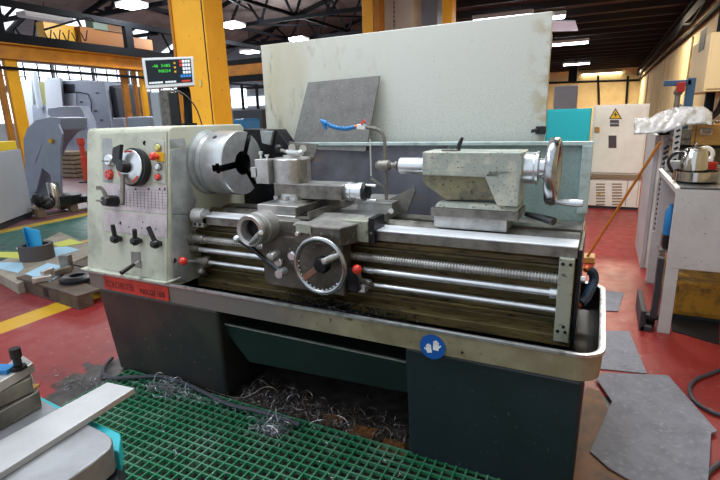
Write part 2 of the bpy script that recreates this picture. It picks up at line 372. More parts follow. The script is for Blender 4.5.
ln = [(119 + i * 3.6, 190 + i * .12, 119.4 + i * 3.6, 206 + i * .36, .0012) for i in range(13)] + [(118, 189 + j * 2.6, 166, 190.5 + j * 3.0, .0009) for j in range(7)]
strips(ln, 'chart_lines', ch, .0075)
for x in (136, 149, 160, 165): MB().cyl(HS(x, 189, .007), HS(x, 189, .0085), .006).build('chart_symbol', 'ink', ch)
text('800', HS(96, 189.5, .001), (1, 0, 0), HU, .03, 'lettering', 'ink', hs)
lp = hplate([(104, 210.5), (167.2, 216), (167.4, 238), (104.4, 230.5)], .002, 'lever_plate', 'chart', cp, .005)
for x, y in ((121, 223), (129, 227), (142, 228), (156, 229), (143, 222)): MB().cyl(HS(x, y, .007), HS(x, y, .008), .004 if x > 121 else .009).build('plate_symbol', 'ink', lp)
MB().cyl(HS(145, 143, .004), HS(145, 143, .0065), .011).build('hole', 'dark', cp)
# big speed dial
D = HB(130, 167, .055)
b = MB(); b.rev(D, HN, [(.092, 0), (.096, .01), (.096, .04), (.084, .045), (.0, .045)], 48); dial = b.build('speed_dial', 'black', hs)
b = MB(); b.rev(D + HN * .05, HN, [(.086, 0), (.084, .004), (.05, .018), (0, .02)], 48); df = b.build('dial_face', 'steelB', dial)
for a0 in (-70, 75, 200):
    pts = [D + HN * .0545 + (V((1, 0, 0)) * math.cos(math.radians(a0 + k * 9)) + HU * math.sin(math.radians(a0 + k * 9))) * rr for k, rr in [(k, .082) for k in range(5)] + [(k, .058) for k in range(4, -1, -1)]]
    MB().prism(pts, HN * .0045).build('dial_band', 'redp', df)
b = MB(); H1 = D + HN * .06; b.rev(H1, HN, [(.03, 0), (.032, .02), (.026, .05), (0, .055)]); hub = b.build('dial_hub', 'black', dial)
b = MB(); b.prism([HS(x, y, .095) for x, y in ((116, 148), (124, 144.5), (122.5, 160), (126, 163), (119, 165), (115, 162))], HN * .02); b.build('dial_pointer', 'black', dial, .003)
b = MB(); b.beam(HS(123, 174, .085), HS(122.5, 205, .085), .022, .016, HN); b.build('dial_lever', 'steelD', dial, .004)
# left knobs
def knob(x, y, r, h, m, name, par, off=.005, n=28): return MB().rev(HB(x, y, h, off), HN, [(r, 0), (r, h * .7), (r * .85, h), (0, h)], n).build(name, m, par)
k = knob(108, 160, .03, .028, 'steelB', 'selector_knob', hs); MB().tube([HS(108, 161, .03), HS(102, 161, .06)], .004).build('pointer', 'steelD', k)
k = knob(108, 174.5, .027, .018, 'redplastic', 'red_plug', hs)
for a in range(5): 
    q = HS(108, 174.5, .023) + (V((1, 0, 0)) * math.cos(a * 1.257) + HU * math.sin(a * 1.257)) * .015; MB().cyl(q, q + HN * .001, .004).build('pin_hole', 'dark', k)
hub2 = MB().rev(HB(107, 201, .06), HN, [(.03, 0), (.03, .04), (.024, .075), (0, .078)]).build('lever_hub', 'black', hs)
MB().tube([HS(106, 201, .07), HS(96, 200.5, .09)], .009, taper=.004).build('lever_arm', 'steelD', hub2)
MB().tube([HS(107, 199, .07), HS(103.5, 191, .08), HS(100.5, 187, .09)], .012, taper=.007).build('lever_arm', 'steelD', hub2)
# push buttons
bp = hplate([(152, 139.5), (164.6, 141), (166, 184), (153.5, 182)], .004, 'button_plate', 'btnplate', cp, .005)
def btn(x, y, r, m, ring='steelD'):
    q = MB().rev(HS(x, y, .009), HN, [(r * 1.25, 0), (r * 1.25, .008), (0, .008)]).build('button_ring', ring, bp)
    MB().rev(HS(x, y, .017), HN, [(r, 0), (r, .008), (r * .8, .012), (0, .012)]).build('push_button', m, q)
btn(158, 147.5, .016, 'lime'); btn(158.5, 167, .015, 'steelB'); btn(158, 177, .015, 'redplastic')
hplate([(156.5, 152), (164.3, 152.5), (164.6, 162), (157, 161.5)], .016, 'stop_base', 'yellow', bp, .009)
MB().rev(HS(157.5, 157, .025), HN, [(.012, 0), (.012, .018), (.019, .02), (.019, .034), (.012, .042), (0, .043)]).build('stop_button', 'redplastic', bp)
# three gear levers
for (x, y, x2, y2) in ((115, 239, 112.5, 224.5), (135, 241, 134.6, 229), (155, 244, 148, 226.5)):
    q = MB().rev(HB(x, y, .04, .004), HN, [(.012, 0), (.014, .012), (.023, .026), (.024, .04), (.016, .055), (0, .06)]).build('gear_lever', 'black', hs)
    MB().beam(HS(x, y - 2, .045), HS(x2, y2, .06), .021, .018, HN).build('lever_grip', 'black', q, .005)
q = hplate([(131, 251.5), (140.5, 252), (142, 268.5), (131.5, 266)], .002, 'slot_plate', 'steelD', cp, .005)
MB().tube([HS(139.5, 261, .006), HS(134, 264.5, .05)], .006).build('handle_rod', 'steelB', hs)
MB().tube([HS(134, 264.5, .05), HS(128, 268.5, .09), HS(121, 273, .13)], .009, taper=.012).build('handle_grip', 'black', hs)
# right side cover plates (facing the chuck)
xf = lambda x, y, o=0.: PX(x, y, -1.9 + o)
b = MB(); b.prism([xf(*p) for p in ((170.5, 150), (184, 147), (191, 150), (188.5, 165), (189.5, 183), (196, 200), (192, 213.5), (171.5, 214.5))], (.006, 0, 0)); b.build('side_cover', 'greyplate', hs, .002)
b = MB(); b.prism([xf(*p) for p in ((171.5, 215.5), (191, 214.5), (188, 240), (190, 268), (186, 282), (172, 281))], (.006, 0, 0)); sc2 = b.build('side_cover', 'greyplate', hs, .002)
b = MB(); b.prism([xf(*p) for p in ((170, 139.5), (184, 138), (186, 146), (170.5, 148))], (.003, 0, 0)); b.build('rating_plate', 'greyplate', hs)
MB().cyl(xf(174, 260.5, .006), xf(174, 260.5, .0075), .013).build('hole', 'dark', sc2)
b = MB(); b.box(-2.545, -1.888, 1.598, 1.70, .6395, .650); b.build('headstock_ledge', 'creamtop', hs, .003)
# ---- spindle and chuck
SY, SZ = 2.0, 1.205
MB().rev((-1.9, SY, SZ), (1, 0, 0), [(.172, 0), (.170, .02), (.158, .03), (.158, .045), (0, .045)], 56).build('spindle_boss', 'greyplate', hs)
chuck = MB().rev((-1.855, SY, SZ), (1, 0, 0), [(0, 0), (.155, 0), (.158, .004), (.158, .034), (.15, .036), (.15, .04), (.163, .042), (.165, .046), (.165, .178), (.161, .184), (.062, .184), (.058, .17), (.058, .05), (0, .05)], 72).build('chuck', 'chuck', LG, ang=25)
bpy.context.view_layer.update()
for a in (184, 64, -56):
    t = math.radians(a); d = V((0, math.cos(t), math.sin(t))); w = V((0, -math.sin(t), math.cos(t)))
    for hw, dep, x1 in ((.0165, .07, -1.66), (.025, .024, -1.683)):
        c = MB().obox(V((x1 - dep / 2, SY, SZ)) + d * .105, (1, 0, 0), d, w, dep / 2, .07, hw).build('cutter', 'dark', None)
        boolean(chuck, c)
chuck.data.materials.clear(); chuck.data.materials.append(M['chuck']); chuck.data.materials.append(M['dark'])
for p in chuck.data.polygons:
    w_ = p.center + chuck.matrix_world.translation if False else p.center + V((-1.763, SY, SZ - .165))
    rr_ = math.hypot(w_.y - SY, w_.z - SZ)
    p.material_index = 1 if (w_.x > -1.81 and w_.x < -1.6725 and rr_ < .158) else 0  # slot and bore faces get oily black, standing in for inner shade
for a in (184, 64, -56):
    t = math.radians(a); d = V((0, math.cos(t), math.sin(t))); w = V((0, -math.sin(t), math.cos(t)))
    b = MB(); b.obox(V((-1.735, SY, SZ)) + d * .09, (1, 0, 0), d, w, .003, .04, .011)
    b.cyl(V((-1.715, SY, SZ)) + d * .075, V((-1.715, SY, SZ)) + d * .13, .008); b.build('jaw_screw', 'dark', chuck)
for a in (124, 4):
    t = math.radians(a); d = V((0, math.cos(t), math.sin(t))); q = V((-1.76, SY, SZ)) + d * .1635
    MB().cyl(q, q + d * .003, .012).build('key_socket', 'dark', chuck)
gy = 2.26
b = MB(); b.prism([PY(x, y, gy) for x, y in ((243, 129), (277, 129.5), (290, 148), (292, 212), (243, 212))], (0, .09, 0)); b.build('chuck_guard', 'dark', LG, .004)
b = MB(); b.prism([PY(x, y, gy - .001) for x, y in ((262, 130.5), (275, 131), (272, 145), (264, 143))], (0, -.02, 0)); b.build('guard_hood', 'greyplate', LG, .003)
# ---- bed
BX0, BX1 = -1.9, -.045
prof = [(1.80, .955), (1.905, .955), (1.905, .93), (1.95, .93), (1.965, .955), (1.98, .965), (1.995, .955), (2.01, .925), (2.05, .925), (2.06, .95), (2.14, .96), (2.14, .90),
        (2.10, .88), (2.10, .56), (1.82, .56), (1.82, .60), (1.865, .625), (1.865, .885), (1.85, .905), (1.80, .912)]
b = MB(); b.prism([(BX0, y, z) for y, z in prof], (BX1 - BX0, 0, 0)); bed = b.build('bed', 'bedwall', LG, .002)
b = MB(); b.box(BX0 + .08, BX1 - .002, 1.797, 1.906, .951, .9575); b.build('front_way', 'way', bed, .002)
b = MB(); b.box(BX0 + .08, BX1 - .002, 1.796, 1.80, .914, .951); b.build('front_way_side', 'steelD', bed)
b = MB(); b.box(BX0 + .1, BX1 - .002, 2.06, 2.141, .951, .962); b.build('rear_way', 'steelD', bed, .002)
b = MB(); b.prism([(BX0 + .1, 1.95, .93), (BX0 + .1, 1.965, .957), (BX0 + .1, 1.98, .967), (BX0 + .1, 1.995, .957), (BX0 + .1, 2.01, .927)], (BX1 - BX0 - .102, 0, 0)); b.build('vee_way', 'steelD', bed)
b = MB()
for z, o in ((.86, .006), (.70, .008), (.655, .012)): b.beam((BX0, 1.865 - o, z), (BX1, 1.865 - o, z), .02, .012)
b.build('casting_ribs', 'bedwall', bed, .003)
b = MB(); b.box(BX1, BX1 + .014, 1.80, 2.12, .58, .945); b.build('end_plate', 'dark', bed, .003)
b = MB(); b.box(-.103, -.052, 1.772, 1.85, .597, .917); br = b.build('end_bracket', 'saddlep', LG, .004)
for x, z in ((-.09, .897), (-.065, .897), (-.09, .64), (-.065, .64), (-.072, .66)): MB().cyl((x, 1.772, z), (x, 1.769, z), .006, n=12).build('bolt', 'dark', br)
for p in ((576.5, 279), ): q = PX(*p, -.045); MB().cyl(q, q + V((.03, 0, 0)), .013).build('shaft_end', 'steelB', br)
# left bar collar
for nm, xx in (('way_collar', None),):
    c0 = PY(199, 216, 1.79); b = MB(); b.cyl((c0.x - .035, 1.80, .955), (c0.x + .035, 1.80, .955), .04, n=28); b.box(c0.x - .035, c0.x + .035, 1.775, 1.85, .90, .95); wc = b.build(nm, 'steel', LG, .003)
    for dx in (-.018, .014): MB().cyl((c0.x + dx, 1.776, .915), (c0.x + dx, 1.773, .915), .008, n=14).build('screw', 'dark', wc)
    MB().cyl((c0.x - .06, 1.80, .955), (c0.x - .03, 1.80, .955), .014).build('pivot', 'steelB', wc)
# ---- leadscrew, feed rod, control rod
pr = []; x = 0; L_ = 1.76
while x < L_: pr += [(.0150, x), (.0188, x + .003), (.0188, x + .0065), (.0150, x + .0095)]; x += .0115
MB().rev((-1.865, 1.805, .83), (1, 0, 0), pr, 14).build('leadscrew', 'steel', LG, ang=20)
MB().rev((-1.9, 1.805, .83), (1, 0, 0), [(.036, 0), (.036, .03), (.026, .035), (.026, .09), (.022, .10), (0, .10)]).build('leadscrew_bearing', 'steelD', LG)
MB().cyl((-1.88, 1.80, .775), (-.1, 1.80, .775), .0135).build('feed_rod', 'steelB', LG)
MB().rev((-1.9, 1.80, .775), (1, 0, 0), [(.024, 0), (.024, .03), (.02, .032), (.02, .06), (0, .06)]).build('rod_collar', 'steelD', LG)
MB().cyl((-1.86, 1.80, .71), (-.1, 1.80, .71), .0115).build('control_rod', 'steelB', LG)
MB().rev((-.128, 1.80, .775), (1, 0, 0), [(.02, 0), (.02, .028), (0, .028)]).build('rod_collar', 'steelB', LG)
b = MB(); b.rev((-1.88, 1.80, .71), (1, 0, 0), [(.018, 0), (.022, .01), (.022, .06), (.016, .065), (.03, .07), (.03, .09), (.02, .1), (0, .1)]); b.box(-1.87, -1.82, 1.79, 1.81, .635, .70); b.ball((-1.835, 1.79, .655), .024)
b.build('clutch_collar', 'steelD', LG)
def ballknob(p, r, m, name, par): return MB().ball(p, r).build(name, m, par)
q0 = PX(183, 261, -1.86); ln_ = MB().tube([q0, (-1.835, 1.79, .712)], .006).build('start_lever', 'steelB', LG); ballknob(q0, .022, 'redplastic', 'red_ball', ln_)
# ---- carriage
A = lambda x, y, Y=1.715: PY(x, y, Y)
ax0, ax1 = A(262, 250).x, A(343, 255).x
b = MB(); b.prism([(ax0, 1.715, .70), (ax0 + .02, 1.715, .672), (ax1, 1.715, .672), (ax1, 1.715, .915), (ax0, 1.715, .915)], (0, .075, 0)); apron = b.build('apron', 'steelD', LG, .006)
apron.data.materials[0] = M['apronm']  # grimy casting, colour darkened further for the shade on front faces
b = MB(); b.box(ax0 - .02, ax1 + .02, 1.722, 1.86, .908, .953); b.build('apron_flange', 'apronm', LG, .004)
# saddle: plates over the ways
sx0, sx1 = PY(256, 225, 1.78).x, PY(369, 228, 1.78).x
b = MB(); b.box(sx0, sx1, 1.775, 2.16, .9585, .995); sad = b.build('saddle', 'steel', LG, .004)
wx0 = PY(341, 230, 1.775).x
b = MB(); b.box(wx0, sx1, 1.770, 1.86, .905, .999); b.build('saddle_wing', 'saddlep', sad, .006)
b = MB(); b.box(sx1 + .001, sx1 + .028, 1.772, 1.88, .90, 1.012); wp = b.build('way_wiper', 'dark', sad, .002)
MB().cyl((sx1 + .014, 1.772, .95), (sx1 + .014, 1.769, .95), .005).build('screw', 'steelD', wp)
fx0, fx1 = PY(294, 232, 1.67).x, PY(340, 235, 1.67).x
b = MB(); b.prism([(fx0, 1.67, .905), (fx1, 1.67, .905), (fx1 + .03, 1.765, .905), (fx0, 1.775, .905)], (0, 0, .074)); fb_ = b.build('front_block', 'apronm', sad, .004)
b = MB(); b.prism([(fx0 - .002, 1.668, .9795), (fx1 + .002, 1.668, .9795), (fx1 + .032, 1.767, .9795), (fx1 + .032, 1.86, .999), (fx0 - .02, 1.86, .999)], (0, 0, .006)); b.build('block_top', 'steel', sad)
q = [PY(x, y, 1.669) for x, y in ((296, 223), (311, 225), (311.5, 234), (296.5, 232))]
b = MB(); b.prism(q, (0, -.005, 0)); ip = b.build('index_plate', 'saddlep', fb_, .001)
q = PY(299, 233, 1.664); MB().rev(q, (0, -1, 0), [(.008, 0), (.011, .01), (.008, .02), (0, .02)]).build('small_knob', 'steelB', ip)
b = MB(); b.box(ax0 + .02, fx0 - .01, 1.72, 1.78, .93, .985); b.build('screw_housing', 'steelD', sad, .004)
# cross slide along Y
cx0, cx1 = PY(264, 209, 1.85).x, PY(304, 214, 1.80).x
b = MB(); b.box(cx0, cx1, 1.80, 2.20, .996, 1.035); xs_ = b.build('cross_slide', 'steel', sad, .003)
p0, p1 = PZ(306, 219, 1.0), PZ(356, 198.5, 1.0)
b = MB(); gx = (p0.x + p1.x) / 2
b.prism([(cx1 + .004, p0.y, .998), (cx1 + .075, p0.y, .998), (cx1 + .075, p0.y, 1.03), (cx1 + .068, p0.y, 1.03), (cx1 + .068, p0.y, 1.005), (cx1 + .011, p0.y, 1.005), (cx1 + .011, p0.y, 1.045), (cx1 + .004, p0.y, 1.045)], (0, p1.y - p0.y + .05, 0)); b.build('screw_cover', 'steelD', sad)
b = MB(); b.box(cx1 + .012, cx1 + .067, p0.y + .03, p1.y, 1.006, 1.012); b.build('cover_bed', 'dark', sad)
SCX = PY(297, 200, 1.96).x
MB().rev((SCX, 1.965, 1.035), (0, 0, 1), [(.105, 0), (.105, .012), (.09, .016), (.085, .04), (0, .04)], 48).build('swivel_base', 'steel', xs_)
for dx in (-.06, .0, .05): MB().cyl((SCX + dx, 1.872, 1.05), (SCX + dx, 1.872, 1.066), .011, n=6).build('nut', 'steelB', xs_)
# top slide along X
T = lambda x, y, Y=1.89: PY(x, y, Y)
tx0, tx1 = T(274, 190).x, T(341, 190).x
tz0, tz1 = T(310, 199).z, T(310, 185).z
b = MB(); b.box(tx0, tx1, 1.89, 2.01, tz0, tz1); ts = b.build('top_slide', 'steelD', sad, .003)
b = MB(); b.box(tx0, tx1, 1.888, 2.012, tz1 - .002, tz1 + .004); b.build('slide_face', 'steel', ts)
b = MB(); b.box(tx0 + .03, tx1 - .06, 1.90, 2.0, 1.074, tz0); b.build('dovetail', 'steelD', ts)
cz = (tz0 + tz1) / 2 + .002; hx = tx1
MB().rev((hx, 1.95, cz), (1, 0, 0), [(.04, 0), (.043, .006), (.043, .03), (.039, .032), (.039, .06), (.044, .062), (.044, .085), (.03, .09), (.0, .092)], 40).build('graduated_collar', 'steelB', ts)
ck = MB().rev((hx + .092, 1.95, cz), (1, 0, 0), [(.036, 0), (.04, .004), (.04, .012), (0, .014)]).build('crank_disc', 'dark', ts)
for dz in (.032, -.034): MB().cyl((hx + .10, 1.94, cz + dz), (hx + .15, 1.94, cz + dz), .007).build('crank_handle', 'steelB', ck)
# tool post
tpc = V((PY(293, 180, 1.95).x, 1.95, tz1 + .004)); TH = .115
post = MB().rev(tpc, (0, 0, 1), [(.086, 0), (.089, .004), (.089, TH - .006), (.084, TH), (.04, TH), (.04, TH + .012), (.02, TH + .014), (.02, TH + .03), (0, TH + .03)], 48).build('tool_post', 'steel', LG, ang=30)
b = MB(); b.obox(tpc + V((.078, -.035, .055)), (1, -.4, 0), (.4, 1, 0), (0, 0, 1), .012, .022, .055); b.build('clamp_key', 'steelD', post, .002)
hb = tpc + V((-.115, -.06, .055)); b = MB(); b.obox(hb, (1, 0, 0), (0, 1, 0), (0, 0, 1), .038, .03, .058); b.obox(hb + V((-.045, -.01, -.005)), (1, 0, 0), (0, 1, 0), (0, 0, 1), .02, .02, .024); th = b.build('tool_holder', 'steel', post, .003)
for dx, h in ((-.02, .035), (.015, .02)): MB().rev(hb + V((dx, 0, .058)), (0, 0, 1), [(.006, 0), (.006, h * .6), (.011, h * .62), (.011, h), (0, h)], 12).build('set_screw', 'steelB', th)
lv = MB().tube([tpc + V((-.01, -.02, TH + .03)), tpc + V((.075, -.04, TH + .028))], .010).build('clamp_lever', 'steelB', post); MB().ball(tpc + V((.08, -.042, TH + .026)), .015).build('lever_ball', 'steelB', lv)
MB().tube([tpc + V((-.0, 0, TH + .02)), tpc + V((-.06, .0, TH + .035))], .008).build('clamp_lever', 'steelD', post)
MB().ball(PY(279, 149, 1.97), .022).build('ball_handle', 'dark', post)
b = MB(); b.prism([PY(x, y, 2.045) for x, y in ((289, 141.5), (318, 144), (312, 163), (286, 160))], (0, .006, 0)); pl = b.build('stop_plate', 'steelD', post, .001)
for p in ((292, 147.5), (303, 148.5)): MB().cyl(PY(*p, 2.044), PY(*p, 2.036), .018).build('plate_bolt', 'steelB', pl)
b = MB(); b.obox(tpc + V((0, .08, .05)), (1, 0, 0), (0, 1, 0), (0, 0, 1), .04, .03, .05); b.build('stop_block', 'steelD', post)
# cream saddle rear arm + fin
b = MB(); q0_, q1_ = PY(357, 205, 2.0), PY(392, 207, 2.0); b.box(q0_.x, q1_.x, 2.0, 2.2, q0_.z - .035, q0_.z + .01); b.box(q0_.x - .01, q1_.x + .006, 1.99, 2.21, q0_.z + .012, q0_.z + .022); ra = b.build('rest_plate', 'steel', sad, .002)
b = MB(); b.box(q0_.x, q1_.x, 2.02, 2.15, .99, q0_.z - .03); b.build('rest_foot', 'steelD', sad)
MB().cyl(PY(391, 211, 1.998), PY(391, 211, 1.985), .012).build('rest_screw', 'steelB', ra)
fn = [PY(x, y, 2.06) for x, y in ((389, 199), (414, 187), (415, 191), (407, 213), (394, 211))]
b = MB(); b.prism(fn, (0, .02, 0)); b.build('rest_fin', 'steelD', sad, .001)
# apron handwheel
hc = PY(320, 266, 1.63)
hw = MB().tor(hc, (0, -1, 0), .115, .0115, 56, 12).build('apron_handwheel', 'handw', LG)
b = MB(); b.rev(hc + V((.0, .03, 0)), (0, -1, 0), [(.036, 0), (.036, .02), (.028, .034), (0, .036)]); b.build('wheel_hub', 'dark', hw)
MB().cyl(hc + V((0, .03, 0)), (hc.x, 1.715, hc.z), .02).build('wheel_shaft', 'steelD', hw)
for a, m_ in ((218, 'orangespoke'), (38, 'steelD')):
    t = math.radians(a); d = V((math.cos(t), 0, math.sin(t))); MB().beam(hc + d * .02 + V((0, .01, 0)), hc + d * .112, .026, .012, (0, 1, 0)).build('spoke', m_, hw, .003)
ph = hc + V((math.cos(.55), 0, math.sin(.55))) * .108
MB().rev(ph, (-.25, -1, -.05), [(.009, 0), (.012, .02), (.014, .05), (.012, .09), (0, .093)]).build('wheel_handle', 'steelB', hw)
b = MB()
for k in range(14):
    t = math.radians(175 + k * 11); d = V((math.cos(t), 0, math.sin(t))); b.ball(hc + d * .104, .006, n=8)
b.build('finger_bumps', 'handw', hw)
# cross slide handwheel with drum
kc = PY(249.5, 231, 1.60)
kw = MB().rev(kc, (0, 1, 0), [(.05, .0), (.066, -.004), (.071, .004), (.071, .022), (.062, .026), (.062, .03), (.069, .032), (.069, .055), (.073, .057), (.073, .125), (.05, .13), (.05, .035), (.045, .03), (.05, 0)], 56).build('cross_handwheel', 'steel', LG, ang=30)
MB().cyl(kc + V((0, .06, 0)), kc + V((0, .2, 0)), .03).build('wheel_shaft', 'steelD', kw)
MB().cyl(kc + V((0, .05, 0)), kc + V((0, .052, 0)), .05).build('wheel_web', 'dark', kw)
g0, g1 = kc + V((.0, -.002, -.056)), PY(261, 232.5, 1.53)
MB().rev(g0, g1 - g0, [(.008, 0), (.010, .02), (.012, (g1 - g0).length * .7), (.010, (g1 - g0).length), (0, (g1 - g0).length + .002)]).build('crank_grip', 'steelB', kw)
# feed lever
F = lambda x, y: PY(x, y, 1.655)
fl = MB().tube([F(237, 239), F(252, 248), F(268, 262), F(280, 272)], .0105, sm=False).build('feed_lever', 'dark', LG)
MB().rev(F(269, 258) + V((0, .065, 0)), (0, -1, 0), [(.026, 0), (.026, .04), (.02, .06), (0, .065)]).build('lever_boss', 'steel', fl)
MB().ball(F(237, 239), .018).build('lever_end', 'steelB', fl)
MB().cyl(F(281, 273) + V((0, .03, 0)), F(281, 273) + V((0, -.02, 0)), .019).build('lever_knob', 'steelB', fl)
for p in ((280, 261.5), (293.5, 255.5)):
    q = MB().rev(PY(*p, 1.715), (0, -1, 0), [(.019, 0), (.021, .006), (.021, .016), (.016, .02), (0, .02)]).build('oil_cap', 'steelB', apron)
# red ball lever right of apron
q0 = PY(357, 269.5, 1.70); lv = MB().tube([q0, q0 + V((.0, .04, -.06)), V((q0.x + .03, 1.79, .71))], .009).build('start_lever', 'steelD', LG); ballknob(q0, .021, 'redplastic', 'red_ball', lv)
cc = PY(364, 284, 1.79); b = MB(); b.rev((cc.x - .03, 1.80, .71), (1, 0, 0), [(.02, 0), (.024, .01), (.024, .05), (.018, .06), (0, .06)]); b.obox((cc.x, 1.775, .70), (1, 0, 0), (0, 1, 0), (0, 0, 1), .018, .015, .018); b.build('lever_collar', 'steelB', LG, .002)
b = MB(); b.box(ax1 - .02, ax1 + .055, 1.735, 1.795, .69, .80); b.build('halfnut_case', 'dark', apron, .006)
# ---- tailstock
b = MB(); K = lambda x, y, Y=1.915: PY(x, y, Y)
zt = K(470, 152).z; zb = K(450, 177).z; x0, x1 = K(422, 165).x, K(522, 170).x
b.prism([(x0, 1.915, zb + .004), (x1, 1.915, zb), (x1, 1.915, zt), (x0, 1.915, zt), ][::-1], (0, .165, 0))
body = [K(489, 170), K(521, 170), K(518, 207), K(497, 206), K(484, 176)]
b.prism(body, (0, .165, 0))

zf = PY(470, 209.5, 1.925).z; fx0_, fx1_ = PY(434, 210, 1.925).x, PY(518, 210, 1.925).x
zf2 = zf + .022
b.hexa([(fx0_, 1.925, zf), (fx1_, 1.925, zf), (fx1_, 2.09, zf), (fx0_, 2.09, zf), (fx0_ + .01, 1.945, zf2), (fx1_, 1.945, zf2), (fx1_, 2.08, zf2), (fx0_ + .01, 2.08, zf2)])

ta = b.build('tailstock', 'tail', LG, .006)
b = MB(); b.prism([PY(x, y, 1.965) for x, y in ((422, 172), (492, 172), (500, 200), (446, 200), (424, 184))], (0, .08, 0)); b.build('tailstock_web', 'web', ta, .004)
zs = PY(470, 218, 1.92).z
b = MB(); b.box(fx0_ - .012, fx1_ + .004, 1.915, 2.11, zs, zf); b.build('tailstock_plate', 'steelD', ta, .002)
b = MB(); b.box(fx0_ - .0, fx1_ - .04, 1.925, 2.10, .958, zs); b.build('tailstock_base', 'steel', ta, .002)
TC = V((0, SY, (zt + zb) / 2 + .002)); TZ = K(420, 166, 2.0).z
def trev(xp, prof, m, name, par, n=36, y=2.0): 
    X = PY(xp, 168, 2.0).x; return MB().rev((X, y, TZ), (1, 0, 0), prof, n).build(name, m, par)
xq0, xq1 = PY(400, 166, 2.0).x, PY(423, 166, 2.0).x
MB().rev((xq0, SY, TZ), (1, 0, 0), [(0, 0), (.03, 0), (.036, .005), (.036, xq1 - xq0 + .02), (0, xq1 - xq0 + .02)], 40).build('quill', 'steelB', ta)
xc = PY(376, 166, 2.0).x; l = xq0 - xc
MB().rev((xc, SY, TZ), (1, 0, 0), [(0, .0), (.012, .0), (.02, .012), (.0235, .02), (.0235, l * .55), (.019, l * .6), (.013, l * .66), (.013, l * .8), (.019, l * .82), (.019, l * .9), (.012, l * .92), (.012, l + .01), (0, l + .01)], 32).build('drill_chuck', 'steelD', ta)
xe = x1
MB().rev((xe - .01, SY, TZ), (1, 0, 0), [(.062, 0), (.062, .045), (.058, .05), (.066, .052), (.066, .062), (.04, .066), (.038, .066), (.036, .12), (0, .12)], 44).build('feed_dial', 'steelB', ta)
WX = -.162; WZ = TZ - .012; wc_ = V((WX, SY, WZ))
tw = MB().rev(wc_, (1, 0, 0), [(.118, -.022), (.128, -.018), (.132, 0), (.128, .018), (.118, .022), (.108, .016), (.103, 0), (.108, -.016), (.118, -.022)], 64).build('tail_handwheel', 'handw', LG, ang=60)
MB().rev((WX - .035, SY, WZ), (1, 0, 0), [(.034, 0), (.034, .04), (.026, .05), (0, .05)]).build('wheel_hub', 'handw', tw)
for a in (90, 210, 330):
    t = math.radians(a); d = V((0, math.cos(t), math.sin(t))); MB().tube([V((WX - .012, SY, WZ)) + d * .02, V((WX, SY, WZ)) + d * .11], .012).build('spoke', 'handw', tw)
MB().rev(wc_ + V((.018, -.03, -.112)), (1, -.1, 0), [(.009, 0), (.010, .02), (.013, .03), (.0145, .08), (.012, .098), (0, .10)], 16).build('wheel_handle', 'steelB', tw)
b = MB(); b.tube([PY(457, 152, 1.98), PY(460, 143, 1.98), PY(462.5, 137.5, 1.98)], .012, taper=.006); b.build('quill_lock', 'black', ta)
b = MB(); b.beam(PY(442, 150.5, 1.95), PY(458, 150.5, 1.95), .02, .012); b.build('oiler', 'steelD', ta, .003)
MB().tube([PY(526, 214, 1.97), PY(538, 217, 1.94), PY(554, 221.5, 1.90)], .010, taper=.016).build('clamp_lever', 'black', ta)
# ---- rear splash guard
b = MB(); jx = PY(447, 180, 2.385).x
b.box(-1.80, jx, 2.385, 2.39, .60, 1.28); sg = b.build('splash_guard', 'splashd', LG)
b = MB(); b.box(jx, -.045, 2.385, 2.39, .60, 1.28); b.build('guard_panel', 'splash', sg)
b = MB(); b.box(-1.80, -.036, 2.355, 2.392, 1.271, 1.289); b.build('guard_rim', 'splashpost', sg, .003)
b = MB(); b.box(-.078, -.036, 2.35, 2.384, .97, 1.271); b.build('guard_post', 'splashpost', sg, .003)
b = MB(); b.box(-.5, -.04, 2.2, 2.38, .90, .93); b.build('guard_ledge', 'steelD', sg, .003)
# swarf in tray
b = MB(); rnd = random.Random(3); GG = []
for i in range(41):
    row = []
    for j in range(9):
        u, v = i / 40, j / 8; e = math.sin(PI * min(1, max(0, u))) ** .5 * (math.sin(PI * min(1, .12 + v * .88)) ** .4)
        row.append(b.bm.verts.new((-1.50 + .95 * u, 1.645 + .165 * v, .5455 + (.05 + rnd.uniform(-.012, .014)) * e)))
    GG.append(row)
for i in range(40):
    for j in range(8): b.bm.faces.new([GG[i][j], GG[i + 1][j], GG[i + 1][j + 1], GG[i][j + 1]])
o = b.build('swarf_heap', 'heapm', None, ang=20); tag(o, 'black oily heap of fine chips in the tray below the apron', 'swarf', kind='stuff')
b = MB()
for k in range(260):
    u = rnd.random(); cx = -1.0 + rnd.gauss(0, .19) if k < 170 else rnd.uniform(-.95, .0); cy = rnd.uniform(1.65, 1.80) if k < 170 else rnd.uniform(1.65, 1.78)
    z = .565 + (.03 + rnd.random() * .02 if k < 170 else .0)
    p = V((cx, cy, z)); pts = [p]
    for j in range(4): p = p + V((rnd.gauss(0, .009), rnd.gauss(0, .009), rnd.gauss(0, .005))); pts.append(p)
    b.tube(pts, .0016, 3, sm=False)
o = b.build('swarf', 'swarfd', None); tag(o, 'dark oily metal swarf lying in the chip tray under the carriage', 'swarf', kind='stuff')
